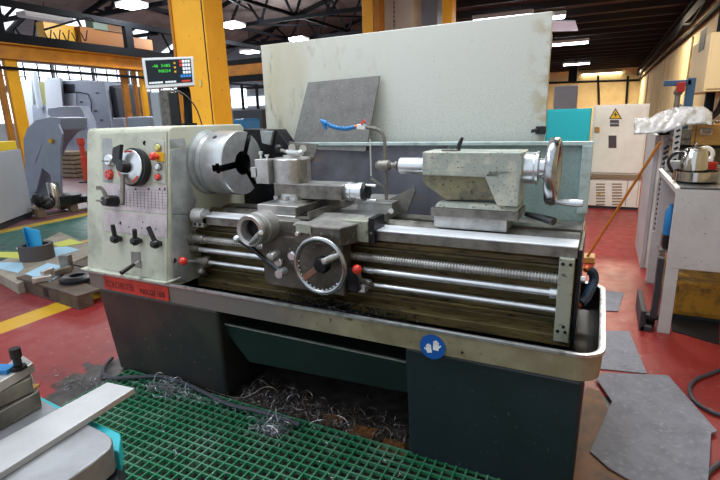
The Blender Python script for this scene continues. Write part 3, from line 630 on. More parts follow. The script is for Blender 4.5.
# ================================================================== ROOM
WXR, WYB, WXL = 1.25, 26., -25.
def floor_mat():
    m = bpy.data.materials.new('painted_floor'); m.use_nodes = True; nt = m.node_tree; L = nt.links.new; b = nt.nodes['Principled BSDF']
    tc = nt.nodes.new('ShaderNodeTexCoord'); sp = nt.nodes.new('ShaderNodeSeparateXYZ')
    mp = nt.nodes.new('ShaderNodeMapping'); mp.inputs['Location'].default_value = (11.875, -11.5, 0); mp.vector_type = 'POINT'
    geo = nt.nodes.new('ShaderNodeNewGeometry'); L(geo.outputs['Position'], sp.inputs[0])
    mr = nt.nodes.new('ShaderNodeMapRange'); mr.inputs[1].default_value = -10; mr.inputs[2].default_value = 2; L(sp.outputs['X'], mr.inputs[0])
    cr = nt.nodes.new('ShaderNodeValToRGB'); cr.color_ramp.interpolation = 'CONSTANT'; L(mr.outputs[0], cr.inputs[0])
    E = cr.color_ramp.elements; P = lambda x: (x + 10) / 12
    st = [(-10, '#6f4a50'), (-7.62, '#b89a2c'), (-7.42, '#1f5a4e'), (-5.86, '#b08f28'), (-5.70, '#7e2f33'), (-3.97, '#c79a20'), (-3.76, '#8a2a2a'), (-1.4, '#942d29')]
    E[0].position = 0; E[0].color = lin(st[0][1]); E[1].position = P(st[1][0]); E[1].color = lin(st[1][1])
    for x, c in st[2:]: e = E.new(P(x)); e.color = lin(c)
    def noise(s, lo, hi, det=6):
        n = nt.nodes.new('ShaderNodeTexNoise'); n.inputs['Scale'].default_value = s; n.inputs['Detail'].default_value = det; L(geo.outputs['Position'], n.inputs['Vector'])
        r = nt.nodes.new('ShaderNodeMapRange'); r.inputs[1].default_value = lo; r.inputs[2].default_value = hi; L(n.outputs['Fac'], r.inputs[0]); return r.outputs[0], n
    def mix(f, a, c):
        x = nt.nodes.new('ShaderNodeMix'); x.data_type = 'RGBA'; L(f, x.inputs[0]); L(a, x.inputs[6])
        if isinstance(c, str): x.inputs[7].default_value = lin(c)
        else: L(c, x.inputs[7])
        return x.outputs[2]
    def math_(op, a, c):
        x = nt.nodes.new('ShaderNodeMath'); x.operation = op; x.use_clamp = False
        for i, v in enumerate((a, c)):
            if isinstance(v, (int, float)): x.inputs[i].default_value = v
            else: L(v, x.inputs[i])
        return x.outputs[0]
    f1, _ = noise(3, .55, .75); o = mix(math_('MULTIPLY', f1, .45), cr.outputs[0], '#4a2a2a')
    f2, _ = noise(28, .64, .7); o = mix(math_('MULTIPLY', f2, .4), o, '#c79a8c')
    # dirt and oil round the machine: a box distance with a ragged edge
    n = nt.nodes.new('ShaderNodeTexNoise'); n.inputs['Scale'].default_value = 5; n.inputs['Detail'].default_value = 6; L(geo.outputs['Position'], n.inputs['Vector'])
    dx = math_('SUBTRACT', math_('ABSOLUTE', math_('ADD', sp.outputs['X'], 1.25), 0), 1.42)
    dy = math_('SUBTRACT', math_('ABSOLUTE', math_('SUBTRACT', sp.outputs['Y'], 1.15), 0), 1.35)
    dd = math_('ADD', math_('MAXIMUM', dx, dy), math_('MULTIPLY', math_('SUBTRACT', n.outputs['Fac'], .5), 1.0))
    r = nt.nodes.new('ShaderNodeMapRange'); r.inputs[1].default_value = .03; r.inputs[2].default_value = -.02; L(dd, r.inputs[0])
    f3, _ = noise(14, .4, .65)
    dirt = nt.nodes.new('ShaderNodeMix'); dirt.data_type = 'RGBA'; L(f3, dirt.inputs[0]); dirt.inputs[6].default_value = lin('#2c2828'); dirt.inputs[7].default_value = lin('#4d4744')
    o = mix(r.outputs[0], o, dirt.outputs[2])
    L(o, b.inputs['Base Color']); b.inputs['Roughness'].default_value = .42
    f4, _ = noise(9, .3, .8); rr = nt.nodes.new('ShaderNodeMapRange'); rr.inputs[3].default_value = .3; rr.inputs[4].default_value = .55; L(f4, rr.inputs[0]); L(rr.outputs[0], b.inputs['Roughness'])
    return m
M['floor'] = floor_mat()
struct(MB().box(WXL, WXR + .0, -4, WYB, -.1, 0).build('floor', 'floor'))
struct(MB().box(WXR, WXR + .2, -4, WYB, 0, 3.6).build('wall_right', 'wallc'))
struct(MB().box(-4.5, WXR + .2, WYB, WYB + .2, 0, 3.8).build('wall_back', 'wallc'))
struct(MB().box(WXL, -4.5, WYB, WYB + .2, 0, 6.4).build('wall_back_grey', 'wallw'))
struct(MB().box(WXL - .2, WXL, -4, WYB, 0, 4.6).build('wall_left', 'wallw'))
o = MB().box(-3.6, WXR + .2, 2.5, WYB, 3.28, 3.36).build('ceiling', 'roof'); struct(o)
b = MB()
for (xa, za, xb, zb) in ((-3.6, 4.5, -8.8, 6.0), (-8.8, 6.0, -14, 4.5)): b.prism([(xa, 2.5, za), (xb, 2.5, zb), (xb, 2.5, zb + .08), (xa, 2.5, za + .08)], (0, WYB - 2.5, 0))
b.box(-3.62, -3.56, 2.5, WYB, 3.3, 4.6)
struct(b.build('ceiling_middle_bay', 'roofm'))
b = MB()
for (xa, za, xb, zb) in ((-14, 4.5, -19.5, 6.6), (-19.5, 6.6, -25, 4.5)): b.prism([(xa, 1.5, za), (xb, 1.5, zb), (xb, 1.5, zb + .08), (xa, 1.5, za + .08)], (0, WYB - 1.5, 0))
struct(b.build('ceiling_left_bay', 'roofl'))
for k, y in enumerate((5.2, 8.4, 11.6, 14.8, 18, 21.2)):
    for (x0, x1, s) in ((-14.8, -18.6, 1), (-20.4, -24.2, -1)):
        z0 = 4.5 + (-14 - x0) * 2.1 / 5.5 if s > 0 else 6.6 - (-19.5 - x0) * 2.1 / 5.5
        z1 = 4.5 + (-14 - x1) * 2.1 / 5.5 if s > 0 else 6.6 - (-19.5 - x1) * 2.1 / 5.5
        struct(MB().prism([(x0, y, z0 - .05), (x1, y, z1 - .05), (x1, y, z1 - .01), (x0, y, z0 - .01)], (0, 1.3, 0)).build('window_%d' % (10 + 2 * k + (s < 0)), 'glow2'))
b = MB()
for i in range(24): b.box(-3.55, WXR - .02, 3 + i * .95, 3.09 + i * .95, 3.16, 3.28)
struct(b.build('ceiling_purlins', 'purlin'))
k0, k1, k2 = PZ(552, 22, 3.14), PZ(575, 22, 3.14), PZ(578, 31, 3.14)
struct(MB().prism([k0, k1, k2, PZ(552, 31.5, 3.14)], (0, 0, .03)).build('window_30', mat('dull_skylight', '#b8b8c4', .4, emit='#a8a8bb', estr=.45)))
# windows of the far left wall
b = MB()
n = 1
for y in [3 + 2.2 * i for i in range(10)]:
    fr = MB(); fr.box(WXL + .01, WXL + .05, y, y + 2.0, 3.3, 4.35); o = fr.build('window_%d' % n, 'glow'); struct(o); n += 1
    f = MB()
    for yy in (y, y + .64, y + 1.3, y + 1.95): f.box(WXL + .05, WXL + .09, yy, yy + .05, 3.05, 4.35)
    f.box(WXL + .05, WXL + .09, y, y + 2, 3.7, 3.74); f.build('window_frame', 'girder', o)
for y0, y1, z0, z1 in ((12.3, 14.2, 1.6, 2.95), (15.2, 17, 1.6, 2.95)):
    o = MB().box(WXL + .01, WXL + .05, y0, y1, z0, z1).build('window_%d' % n, 'glow'); struct(o); n += 1
w0, w1 = PY(232, 108, 25.9), PY(245, 88, 25.9)
struct(MB().box(w0.x, w1.x, 25.9, 25.99, w0.z, w1.z).build('window_24', 'glow'))
w0, w1 = PY(248, 106, 25.9), PY(262, 96, 25.9)
struct(MB().box(w0.x, w1.x + .5, 25.9, 25.99, w0.z, w1.z).build('window_25', 'glow2'))
# ---- roof trusses of the two left bays
def truss(y, xa, xb, ze, zr, n=8):
    t = thing('roof_truss', ((xa + xb) / 2, y, ze), 'dark steel lattice roof truss spanning the bay overhead', 'truss', 'steel roof trusses over the left bays')
    xm = (xa + xb) / 2
    b = MB(); b.beam((xa, y, ze), (xb, y, ze), .09, .11); b.build('bottom_chord', 'girder', t)
    b = MB(); b.beam((xa, y, ze + .0), (xm, y, zr), .09, .11); b.beam((xm, y, zr), (xb, y, ze), .09, .11); b.build('top_chord', 'girder', t)
    b = MB(); up = True
    for i in range(n):
        u0, u1 = i / n, (i + 1) / n; um = (u0 + u1) / 2; zz = ze + (zr - ze) * (1 - abs(um * 2 - 1))
        X = lambda u: xa + (xb - xa) * u
        b.beam((X(u0), y, ze), (X(um), y, zz), .06, .06, (0, 1, 0)); b.beam((X(um), y, zz), (X(u1), y, ze), .06, .06, (0, 1, 0))
        b.box(X(u0) - .12, X(u0) + .12, y - .02, y + .02, ze - .02, ze + .16)
    b.build('web_members', 'girder', t)
    return t
for y in (6.5, 10, 13.5, 17, 20.5, 24): truss(y, -3.7, -13.9, 4.42, 5.85)
for y in (5, 9, 13, 17): truss(y, -14.1, -24.9, 4.42, 6.4, 6)
# bracing along the middle bay
for x, z in ((-5.8, 4.5), (-8.8, 4.5), (-11.5, 4.5)):
    b = MB(); b.beam((x, 3, z), (x, 25.8, z), .07, .09)
    for i in range(6): b.beam((x, 3 + i * 3.5, z), (x + (1.6 if i % 2 else -1.6), 6.5 + i * 3.5, z + .3), .05, .05)
    tag(b.build('roof_tie', 'girder'), 'dark steel tie running lengthwise under the roof of the middle bay', 'beam', 'lengthwise roof ties')
# ---- ceiling lights
def hung(x, y, z, lx, ly, lab, m='lamp', H=.0, grp=None, ztop=None):
    t = thing('ceiling_light', (x, y, z), lab, 'light', grp)
    MB().box(x - lx / 2, x + lx / 2, y - ly / 2, y + ly / 2, z + .015, z + .09).build('lamp_housing', 'shade', t, .01)
    MB().box(x - lx / 2 + .02, x + lx / 2 - .02, y - ly / 2 + .02, y + ly / 2 - .02, z - .03, z + .014).build('diffuser', m, t, .01)
    if ztop: MB().cyl((x, y, z + .09), (x, y, ztop), .012, n=8).build('hanger', 'girder', t)
for px_, py_, lab in ((132, 6, 'bright square lamp just left of the big yellow column near the top of the photo'), (233, 26, 'bright lamp just right of the big yellow column'),
                      (299, 40, 'bright lamp just above the left part of the white board'), (250, 52, 'small bright lamp beside the top left corner of the white board'), (46, 19, 'dim tube lamp at far left below the skylight')):
    p = PZ(px_, py_, 4.2 if py_ != 52 else 3.9); hung(p.x, p.y, p.z, .6 if px_ != 46 else .4, .5 if px_ != 46 else 1.3, lab, 'lamp' if px_ != 46 else 'shade', ztop=4.6)
for x0, x1, y, lab, m in ((473, 533, 16, 'long fluorescent tube above the top edge of the white board', 'lamp'), (548, 566, 15, 'short glimpse of a lamp above the top right corner of the white board', 'lamp'),
                       (552, 589, 42, 'cool white tube on the dark ceiling, nearest one right of the board', 'lamp'), (563, 590, 63, 'cool white tube on the dark ceiling, second one back', 'lamp'), (582, 622, 73, 'warm wide lamp low on the ceiling by the far cream wall', 'lampy')):
    a, c = PZ(x0, y, 3.08), PZ(x1, y, 3.08); ym = (a.y + c.y) / 2; a2, c2 = PY(x0, y, ym), PY(x1, y, ym)
    hung((a2.x + c2.x) / 2, ym, 3.045 if True else 3.08, abs(c2.x - a2.x), .14 if m == 'lamp' else .6, lab, m)
# ---- things on the right wall
b = MB(); b.beam((WXR - .08, 4, 2.92), (WXR - .08, 25.9, 2.92), .12, .14); b.beam((WXR - .05, 4, 2.68), (WXR - .05, 25.9, 2.68), .05, .05); b.beam((WXR - .1, 4, 3.1), (WXR - .1, 25.9, 3.1), .08, .06)
for i in range(9): b.tube([(WXR - .13, 4 + i * 2.3, 2.86), (WXR - .15, 5.1 + i * 2.3, 2.72 + .05 * (i % 2)), (WXR - .13, 6.3 + i * 2.3, 2.86)], .018, 6)
tag(b.build('pipe_run', 'girder'), 'dark run of pipes and cables high along the right cream wall', 'pipes')
for i, y in enumerate((10.5, 15, 20.5)):
    b = MB(); b.box(WXR - .03, WXR - .001, y, y + .3, 0, 2.6); tag(b.build('wall_pier', 'wallc'), 'cream painted pier standing against the right wall', 'pier', 'piers along the right wall')
eY = 7.0; e0, e1 = PY(703, 92, eY), PY(703, 33, eY)
eb = thing('electrical_box', ((e0.x + WXR) / 2, eY + .6, e0.z), 'cream wall-mounted electrical box at the top right corner', 'electrical box')
MB().box(e0.x, WXR - .001, eY, eY + 1.3, e0.z, e1.z).build('box_body', 'boxcream', eb, .01)
MB().box(e0.x + .02, WXR - .02, eY - .015, eY - .001, e0.z + .03, e1.z - .03).build('box_door', 'boxcream', eb, .006)
MB().box(e0.x - .006, e0.x - .001, eY + .35, eY + .75, e0.z + .5, e0.z + .75).build('box_window', 'cncd', eb)
MB().tube([(e0.x + .12, eY + .3, e0.z), (e0.x + .12, eY + .3, e0.z - .3)], .05, sm=False).build('gland_duct', 'girder', eb)
MB().tube([(e0.x + .1, eY + .3, e0.z - .25), (e0.x - .05, eY + .5, e0.z - .28), (e0.x - .1, eY + .9, e0.z - .15), (e0.x - .05, eY + 1.3, e0.z - .2), (e0.x, eY + 1.4, e0.z - .5)], .025).build('feed_cable', 'black', eb)
MB().tube([(e0.x + .16, eY + .3, e0.z - .3), (e0.x + .22, eY + .25, e0.z - .2), (e0.x + .25, eY + .2, e0.z + .0)], .035).build('feed_cable', 'black', eb)
MB().tube([(e0.x + .12, eY + .2, e1.z), (e0.x + .12, eY + .2, 3.1)], .045).build('conduit', 'girder', eb)
# pipes on the far wall
b = MB()
for x0, y0_, x1, y1_ in ((545, 83, 640, 80), (628, 76, 626, 108), (598, 75, 599, 106)):
    b.tube([PY(x0, y0_, WYB - .1), PY(x1, y1_, WYB - .1)], .05, 6)
tag(b.build('pipework', 'girder'), 'thin dark pipes crossing the far cream wall', 'pipes')
q0, q1 = PY(553, 108, 20), PY(578, 85, 20); b = MB(); b.box(q0.x, q1.x, 20, 20.6, 0, q1.z); tag(b.build('wall_cabinet', 'encl', None, .02), 'pale grey tall cabinet far behind the turquoise cabinet', 'cabinet')
q0, q1 = PY(568, 82, 19), PY(577, 75, 19); b = MB(); b.box(q0.x, q1.x, 19, 19.3, q0.z, q1.z + .25); b.tube([(q0.x + .2, 19.15, q1.z + .2), (q0.x + .2, 19.15, 3.28)], .02, 6)
tag(b.build('ceiling_heater', 'girder', None, .02), 'small dark unit hanging below the ceiling before the far wall', 'heater')
# ================================================================== ELECTRICAL CABINETS
EY = 7.9
cx0_, cx1_ = -.16, PY(639, 200, EY).x
zt_ = PY(617, 104.5, EY).z
ec = thing('electrical_cabinet', ((cx0_ + cx1_) / 2, EY + .2, 0), 'off-white electrical cabinet with a yellow lightning triangle and louvred lower doors', 'cabinet')
zm = PY(617, 175, EY).z; zm2 = PY(617, 178.5, EY).z
MB().box(cx0_, cx1_, EY, EY + .45, zm, zt_).build('cabinet_body', 'cab', ec, .01)
dor = MB().box(cx0_ + .02, cx1_ - .02, EY - .02, EY - .001, zm + .03, zt_ - .03).build('door', 'cab', ec, .006)
MB().box(cx0_ - .01, cx1_ + .01, EY - .03, EY + .45, zm2, zm - .002).build('waist_strip', 'cabb', ec, .004)
MB().box(cx0_, cx1_, EY - .0, EY + .45, .04, zm2 - .002).build('lower_body', 'cab', ec, .008)
MB().box(cx0_, cx1_, EY + .02, EY + .43, 0, .04).build('plinth', 'cncd', ec)
def EQ(x, y, d=.021): return PY(x, y, EY - d)
b = MB()
for x0, x1 in ((596, 605), (612, 622)):
    for k in range(8): y = 183.5 + k * 2.9; b.prism([EQ(x0, y, .001), EQ(x1, y, .001), EQ(x1, y + 1.1, .001), EQ(x0, y + 1.1, .001)], (0, -.006, 0))
b.build('louvres', 'cabb', ec)
b = MB(); xs = PY(627, 190, EY).x; b.box(xs - .004, xs + .004, EY - .004, EY - .0005, .06, zm2 - .02); xs = PY(591, 190, EY).x; b.box(cx1_ - .03, cx1_ - .024, EY - .004, EY - .0005, .06, zm2 - .02); b.build('door_gap', 'cabb', ec)
tri = MB().prism([EQ(609, 119), EQ(622, 119), EQ(615.5, 108)], (0, -.003, 0)).build('warning_sign', 'ink2', dor)
MB().prism([EQ(610.6, 118.2, .025), EQ(620.4, 118.2, .025), EQ(615.5, 109.8, .025)], (0, -.001, 0)).build('sign_face', 'blackyellow', tri)
MB().prism([EQ(x, y, .027) for x, y in ((616.3, 111.6), (613.6, 115), (615.2, 115), (614.6, 117.8), (617.6, 114), (616, 114))], (0, -.001, 0)).build('lightning_bolt', 'ink2', tri)
for (x0, y0_, x1, y1_, m_) in ((610, 120, 619, 126.5, 'ink'), (608.5, 135.5, 616.5, 148, 'ink')):
    MB().prism([EQ(x0, y0_), EQ(x1, y0_), EQ(x1, y1_), EQ(x0, y1_)], (0, -.003, 0)).build('label', m_, dor)
MB().prism([EQ(594.5, 127), EQ(599.5, 127), EQ(599.5, 132), EQ(594.5, 132)], (0, -.02, 0)).build('lock', 'woodbox', dor)
MB().prism([EQ(609.5, 123, .0245), EQ(618.5, 123, .0245), EQ(618.5, 124, .0245), EQ(609.5, 124, .0245)], (0, -.001, 0)).build('label_line', 'encl', dor)
MB().prism([EQ(599, 192, .001), EQ(601, 195, .001), EQ(597.5, 195, .001)], (0, -.001, 0)).build('small_sign', 'blackyellow', ec)
TY = 7.2
a_, c_ = PY(547, 108, TY), PY(591.5, 109.5, TY)
tcb = thing('turquoise_cabinet', ((a_.x + c_.x) / 2, TY + .2, 0), 'plain turquoise cabinet behind the splash guard, left of the white electrical cabinet', 'cabinet')
MB().box(a_.x, c_.x, TY, TY + .4, .08, (a_.z + c_.z) / 2).build('cabinet_body', 'teal', tcb, .01)
MB().box(a_.x + .02, c_.x - .02, TY + .02, TY + .38, 0, .08).build('plinth', 'cncd', tcb)
MB().box(a_.x + .02, c_.x - .02, TY - .012, TY - .001, .12, (a_.z + c_.z) / 2 - .03).build('door', 'teal', tcb, .004)
# ================================================================== RIGHT BENCH
BY = 3.45
bl, br_ = PY(668, 300, BY).x - .035, 1.2
bz = PY(690, 189.5, BY).z; az = PY(690, 270, BY).z
bn = thing('workbench', ((bl + br_) / 2, 4.0, 0), 'white painted steel workbench with a dark top at the right edge', 'workbench')
MB().box(bl, br_, BY, BY + .02, az, bz).build('front_panel', 'bench', bn, .003)
MB().box(bl + .02, br_, 4.5, 4.52, az + .0, bz).build('rear_panel', 'bench', bn, .003)
MB().box(bl, bl + .02, BY + .021, 4.55, bz - .03, bz).build('side_rail', 'bench', bn, .003)
MB().box(bl, bl + .07, BY, BY + .05, 0, az - .001).build('leg', 'bench', bn, .003)
for x, y in ((bl, 4.5), (br_ - .07, BY), (br_ - .07, 4.5)): MB().box(x, x + .07, y, y + .05, 0, az - .001).build('leg', 'bench', bn, .003)
MB().box(bl + .019, br_, BY + .0, 4.6, bz + .001, bz + .012).build('top_sheet', 'benchtop', bn, .003)
b = MB(); b.prism([(bl - .004, BY, bz + .0), (bl + .018, BY, bz), (bl + .018, BY, bz + .013), (bl - .004, BY, bz + .006)], (0, 1.1, 0)); b.build('edge_strip', 'cab', bn)
mb_ = thing('mustard_cabinet', (.85, 3.9, 0), 'dirty mustard yellow metal box on the floor under the white workbench', 'box')
q = PY(672, 281, 3.75); MB().box(bl + .09, 1.19, 3.75, 4.4, .03, q.z).build('box_body', 'mustard', mb_, .008)
MB().box(bl + .11, 1.18, 3.77, 4.38, 0, .03).build('plinth', 'cncd', mb_)
b = MB(); b.box(bl + .13, 1.12, 3.738, 3.749, q.z - .21, q.z - .03); b.build('drawer_front', 'mustard', mb_, .003)
fm = MB().prism([PZ(*p, .001) for p in ((671, 318), (719, 316), (719, 345), (672, 331))], (0, 0, .006)).build('floor_tray', 'rubber', None); tag(fm, 'dark flat tray on the floor beneath the white workbench', 'tray')
# caster stand left of the leg
cs = thing('trolley', (PZ(650, 331, 0).x, PZ(650, 331, 0).y, 0), 'dark caster base of a trolley beside the workbench leg', 'trolley')
p = PZ(650, 331, 0)
b = MB(); b.box(p.x - .06, p.x + .01, p.y - .02, p.y + .03, .0, .035); b.box(p.x - .065, p.x - .035, p.y - .02, p.y + .42, .0, .14); b.box(p.x - .03, p.x + .06, p.y + .05, p.y + .09, .06, .09); b.build('caster_frame', 'cncd', cs, .004)
MB().cyl((p.x - .02, p.y + .12, .045), (p.x + .03, p.y + .12, .045), .044).build('wheel', 'rubber', cs)
b = MB(); b.box(p.x - .005, p.x + .03, p.y + .0, p.y + .06, .09, .50); b.build('upright', 'cncd', cs, .003)
# tall rack behind the bench
RY = 4.95
rx0, rx1 = PY(648, 200, RY).x, PY(663, 200, RY).x; rz = PY(655, 135, RY).z
rk = thing('storage_rack', (rx0 + .1, RY + .3, 0), 'tall narrow cream rack with a perforated steel upright beside the workbench', 'rack')
MB().box(rx0 + .035, rx1 - .02, RY, RY + .03, PY(650, 272, RY).z, rz).build('end_panel', 'cab', rk, .003)
MB().box(rx0 - .0, rx0 + .033, RY - .01, RY + .9, .0, rz).build('side_panel', 'bench', rk, .003)
MB().box(rx0 + .034, rx1, RY + .04, RY + .3, .12, rz - .02).build('rack_body', 'cab', rk, .003)
b = MB(); b.box(rx1 - .018, rx1 + .03, RY - .35, RY - .31, .0, rz + .08); up = b.build('upright', 'bench', rk, .002)
b = MB()
for k in range(22): b.obox((rx1 + .006, RY - .352, .28 + k * .046), (1, 0, .6), (0, 1, 0), (-.6, 0, 1), .014, .002, .008)
b.build('slots', 'girder', up)
px0_, px1_ = PY(656, 200, RY - .03).x, PY(663.5, 200, RY - .03).x
b = MB(); b.box(px0_, px1_, RY - .03, RY - .002, .2, rz - .01); up2 = b.build('perforated_strip', 'bench', rk, .002)
b = MB()
for k in range(20): b.obox(((px0_ + px1_) / 2, RY - .0315, .26 + k * (rz - .32) / 20), (1, 0, .9), (0, 1, 0), (-.9, 0, 1), .022, .0015, .010)
b.build('slots', 'cncd', up2)
MB().box(rx0 + .02, rx1 + .0, RY - .05, RY + .1, rz + .001, rz + .04).build('top_cap', 'girder', rk, .002)
# shelf over the bench
SY_ = 4.75
sz_ = PY(690, 146, SY_).z
sh = thing('wall_shelf', (.9, 4.9, sz_), 'dark shelf above the workbench, carrying the wooden box', 'shelf')
shx = rx1 + .04
MB().box(shx, WXR, SY_, SY_ + .5, sz_ - .02, sz_).build('shelf_board', 'girder', sh, .002)
MB().box(shx, shx + .07, SY_ + .01, SY_ + .03, sz_ - .14, sz_ - .021).build('bracket', 'cncd', sh)
MB().box(shx, WXR - .001, SY_ + .51, SY_ + .53, bz - .2, sz_ + .1).build('back_board', 'wallc', sh)
MB().box(shx, WXR - .001, SY_ + .30, SY_ + .5, bz - .15, bz + .0).build('lower_ledge', 'cab', sh)
wb0, wb1 = PY(690, 145, SY_ + .04), PY(722, 124, SY_ + .04)
wb = thing('wooden_box', ((wb0.x + wb1.x) / 2, SY_ + .15, sz_), 'varnished wooden box with a metal handle on the shelf', 'box')
MB().box(wb0.x, wb1.x + .04, SY_ + .04, SY_ + .3, sz_ + .001, wb1.z).build('box_body', 'woodbox', wb, .006)
MB().box(wb0.x + .025, wb0.x + .03, SY_ + .035, SY_ + .04, sz_ + .01, wb1.z - .01).build('corner_line', 'woodd', wb)
hc_ = PY(706, 130, SY_ + .035); MB().box(hc_.x - .042, hc_.x + .042, SY_ + .03, SY_ + .039, hc_.z - .016, hc_.z + .016).build('handle_plate', 'steelD', wb, .003)
b = MB(); b.tube([hc_ + V((-.035, -.006, .0)), hc_ + V((-.03, -.03, -.03)), hc_ + V((.03, -.03, -.03)), hc_ + V((.035, -.006, 0))], .006); b.build('handle', 'steelB', wb)
for i in range(5):
    x = wb0.x + .05 + i * .042; b = MB(); b.rev((x, SY_ + .12, wb1.z), (0, 0, 1), [(.014, .001), (.017, .02), (.01, .03), (0, .03)], 12)
    tag(b.build('tool_bit', 'steelD'), 'small dark round fitting standing on the wooden box', 'fitting', 'fittings on the wooden box')
# small motor on shelf
m0 = PY(667, 143, SY_ + .05); sm = thing('small_lathe', (m0.x + .1, SY_ + .12, sz_), 'small grey machine vice lying on the shelf left of the wooden box', 'vice')
b = MB(); b.box(m0.x, m0.x + .22, SY_ + .05, SY_ + .2, sz_ + .001, sz_ + .05); b.box(m0.x + .02, m0.x + .2, SY_ + .06, SY_ + .18, sz_ + .05, sz_ + .13); b.build('vice_body', 'steelD', sm, .006)
p = PY(676, 138, SY_ + .04); MB().rev(p, (0, -1, 0), [(.03, 0), (.035, .02), (.02, .05), (0, .05)]).build('vice_knob', 'kettle', sm)
sm.name = 'machine_vice'
# plastic sheet
b = MB(); rnd = random.Random(11)
def sheetpt(u, v):
    px_ = 634 + 78 * u; top = 119 - 5 * u if u < .25 else 117.5 - 10.5 * math.sin(min(1., (u - .2) * 2.2) * PI / 2)
    bot = 134.5 - 4 * u if u < .38 else 133 - 26 * (u - .38) if u < .7 else 124.5
    if u > .9: top += (u - .9) * 60
    y = top + (bot - top) * v + rnd.uniform(-1, 1) * .35
    d = SY_ - .12 + .32 * (1 - v) + rnd.uniform(-.02, .02) + .03 * math.sin(u * 23 + v * 5)
    return PY(px_, y, d)
G = [[b.bm.verts.new(sheetpt(i / 26, j / 7)) for j in range(8)] for i in range(27)]
for i in range(26):
    for j in range(7): b.bm.faces.new([G[i][j], G[i + 1][j], G[i + 1][j + 1], G[i][j + 1]])
pb_ = M['plastic'].node_tree.nodes['Principled BSDF']; pb_.inputs['Transmission Weight'].default_value = .55; pb_.inputs['IOR'].default_value = 1.25
o = b.build('plastic_sheet', 'plastic', None, ang=180); s = o.modifiers.new('thick', 'SOLIDIFY'); s.thickness = .004
tag(o, 'crumpled clear plastic sheet draped over the rack and shelf', 'plastic sheet')
# blue frame tool
fx, fy = PY(664, 84, 5.1), PY(688, 110, 5.1)
bf = thing('blue_press', (fy.x, 5.15, sz_), 'blue painted bench press frame standing behind the plastic sheet', 'press')
b = MB(); zt2 = PY(686, 78, 5.1).z; b.box(fy.x - .03, fy.x + .03, 5.1, 5.18, sz_ + .001, zt2); b.box(fx.x, fy.x, 5.1, 5.18, PY(670, 86, 5.1).z, PY(670, 80.5, 5.1).z); b.build('frame', 'bluesteel', bf, .004)
b = MB(); q = PY(681, 86, 5.08); b.box(q.x - .03, q.x + .03, 5.06, 5.1, q.z - .05, q.z + .03); b.build('ram_block', 'redmug', bf, .004)
b = MB(); q = PY(678, 98, 5.08); b.cyl((q.x, 5.12, q.z - .12), (q.x, 5.12, q.z + .1), .022); b.ball((q.x, 5.12, q.z + .05), .035); b.build('ram', 'steelD', bf)
# kettle and dish, mug
kp = PZ(694, 183, bz + .012); kx, ky = PY(694, 170, 3.72).x, 3.72
ds = MB().rev((kx + .01, ky, bz + .0135), (0, 0, 1), [(.0, .0), (.105, .0), (.125, .012), (.125, .07), (.128, .072), (.118, .072), (.117, .01), (0, .008)], 44).build('metal_dish', 'kettle', None, ang=30)
tag(ds, 'round shallow steel pan on the workbench with the teapot in it', 'pan')
kt = thing('steel_teapot', (kx, ky, bz + .03), 'polished steel teapot standing in the round pan on the workbench', 'teapot')
kz = bz + .0225
MB().rev((kx - .005, ky, kz), (0, 0, 1), [(0, 0), (.072, 0), (.078, .01), (.076, .09), (.066, .185), (.060, .192), (0, .192)], 40).build('pot_body', 'kettle', kt)
ld = MB().rev((kx - .005, ky, kz + .193), (0, 0, 1), [(.061, 0), (.058, .008), (.02, .018), (0, .02)], 32).build('lid', 'kettle', kt)
MB().rev((kx - .005, ky, kz + .212), (0, 0, 1), [(.006, 0), (.012, .012), (.008, .022), (0, .024)]).build('lid_knob', 'steelD', ld)
MB().tube([(kx - .065, ky, kz + .175), (kx - .115, ky, kz + .17), (kx - .145, ky, kz + .12), (kx - .12, ky, kz + .06), (kx - .075, ky, kz + .025)], .010).build('handle', 'dark', kt)
p = PY(708, 164, 4.0); mg = MB().rev((p.x, 4.0, bz + .013), (0, 0, 1), [(0, .0), (.05, 0), (.055, .01), (.055, .10), (.05, .10), (.05, .012), (0, .012)], 32).build('mug', 'redmug', None, ang=30); tag(mg, 'red mug on the workbench behind the teapot', 'mug')
b = MB(); b.tor((p.x + .01, 4.22, bz + .15), (.3, 1, 0), .045, .014); b.obox((p.x + .01, 4.22, bz + .07), (1, 0, 0), (0, 1, 0), (0, 0, 1), .05, .03, .055); tag(b.build('cream_clamp', 'cab', None, .004), 'cream ring-topped clamp standing behind the red mug', 'clamp')
p = PY(676, 162, 4.3); b = MB(); b.box(p.x - .06, p.x + .09, 4.3, 4.4, bz + .013, bz + .09); tag(b.build('metal_block', 'greyplate', None, .006), 'grey metal block at the back of the workbench left of the teapot', 'block')
# blue bottle low beside bench
p = PY(666, 222, 4.0); bt = thing('blue_bottle', (p.x - .03, 4.0, 0), 'blue plastic spray bottle beside the workbench side', 'bottle')
zb_ = PY(666, 233, 4.0).z
bx = bl + .045
MB().rev((bx, 3.95, zb_), (0, 0, 1), [(0, 0), (.03, 0), (.033, .01), (.033, .17), (.014, .2), (.014, .22), (0, .22)], 24).build('bottle_body', 'handblue', bt)
MB().rev((bx, 3.95, zb_ - .1), (0, 0, 1), [(0, 0), (.025, 0), (.03, .03), (.028, .098), (0, .098)], 20).build('bottle_nozzle', 'black', bt)
b = MB(); b.box(bx - .045, bx + .08, 3.88, 4.02, zb_ - .115, zb_ - .102); b.build('holder', 'steelD', bt)
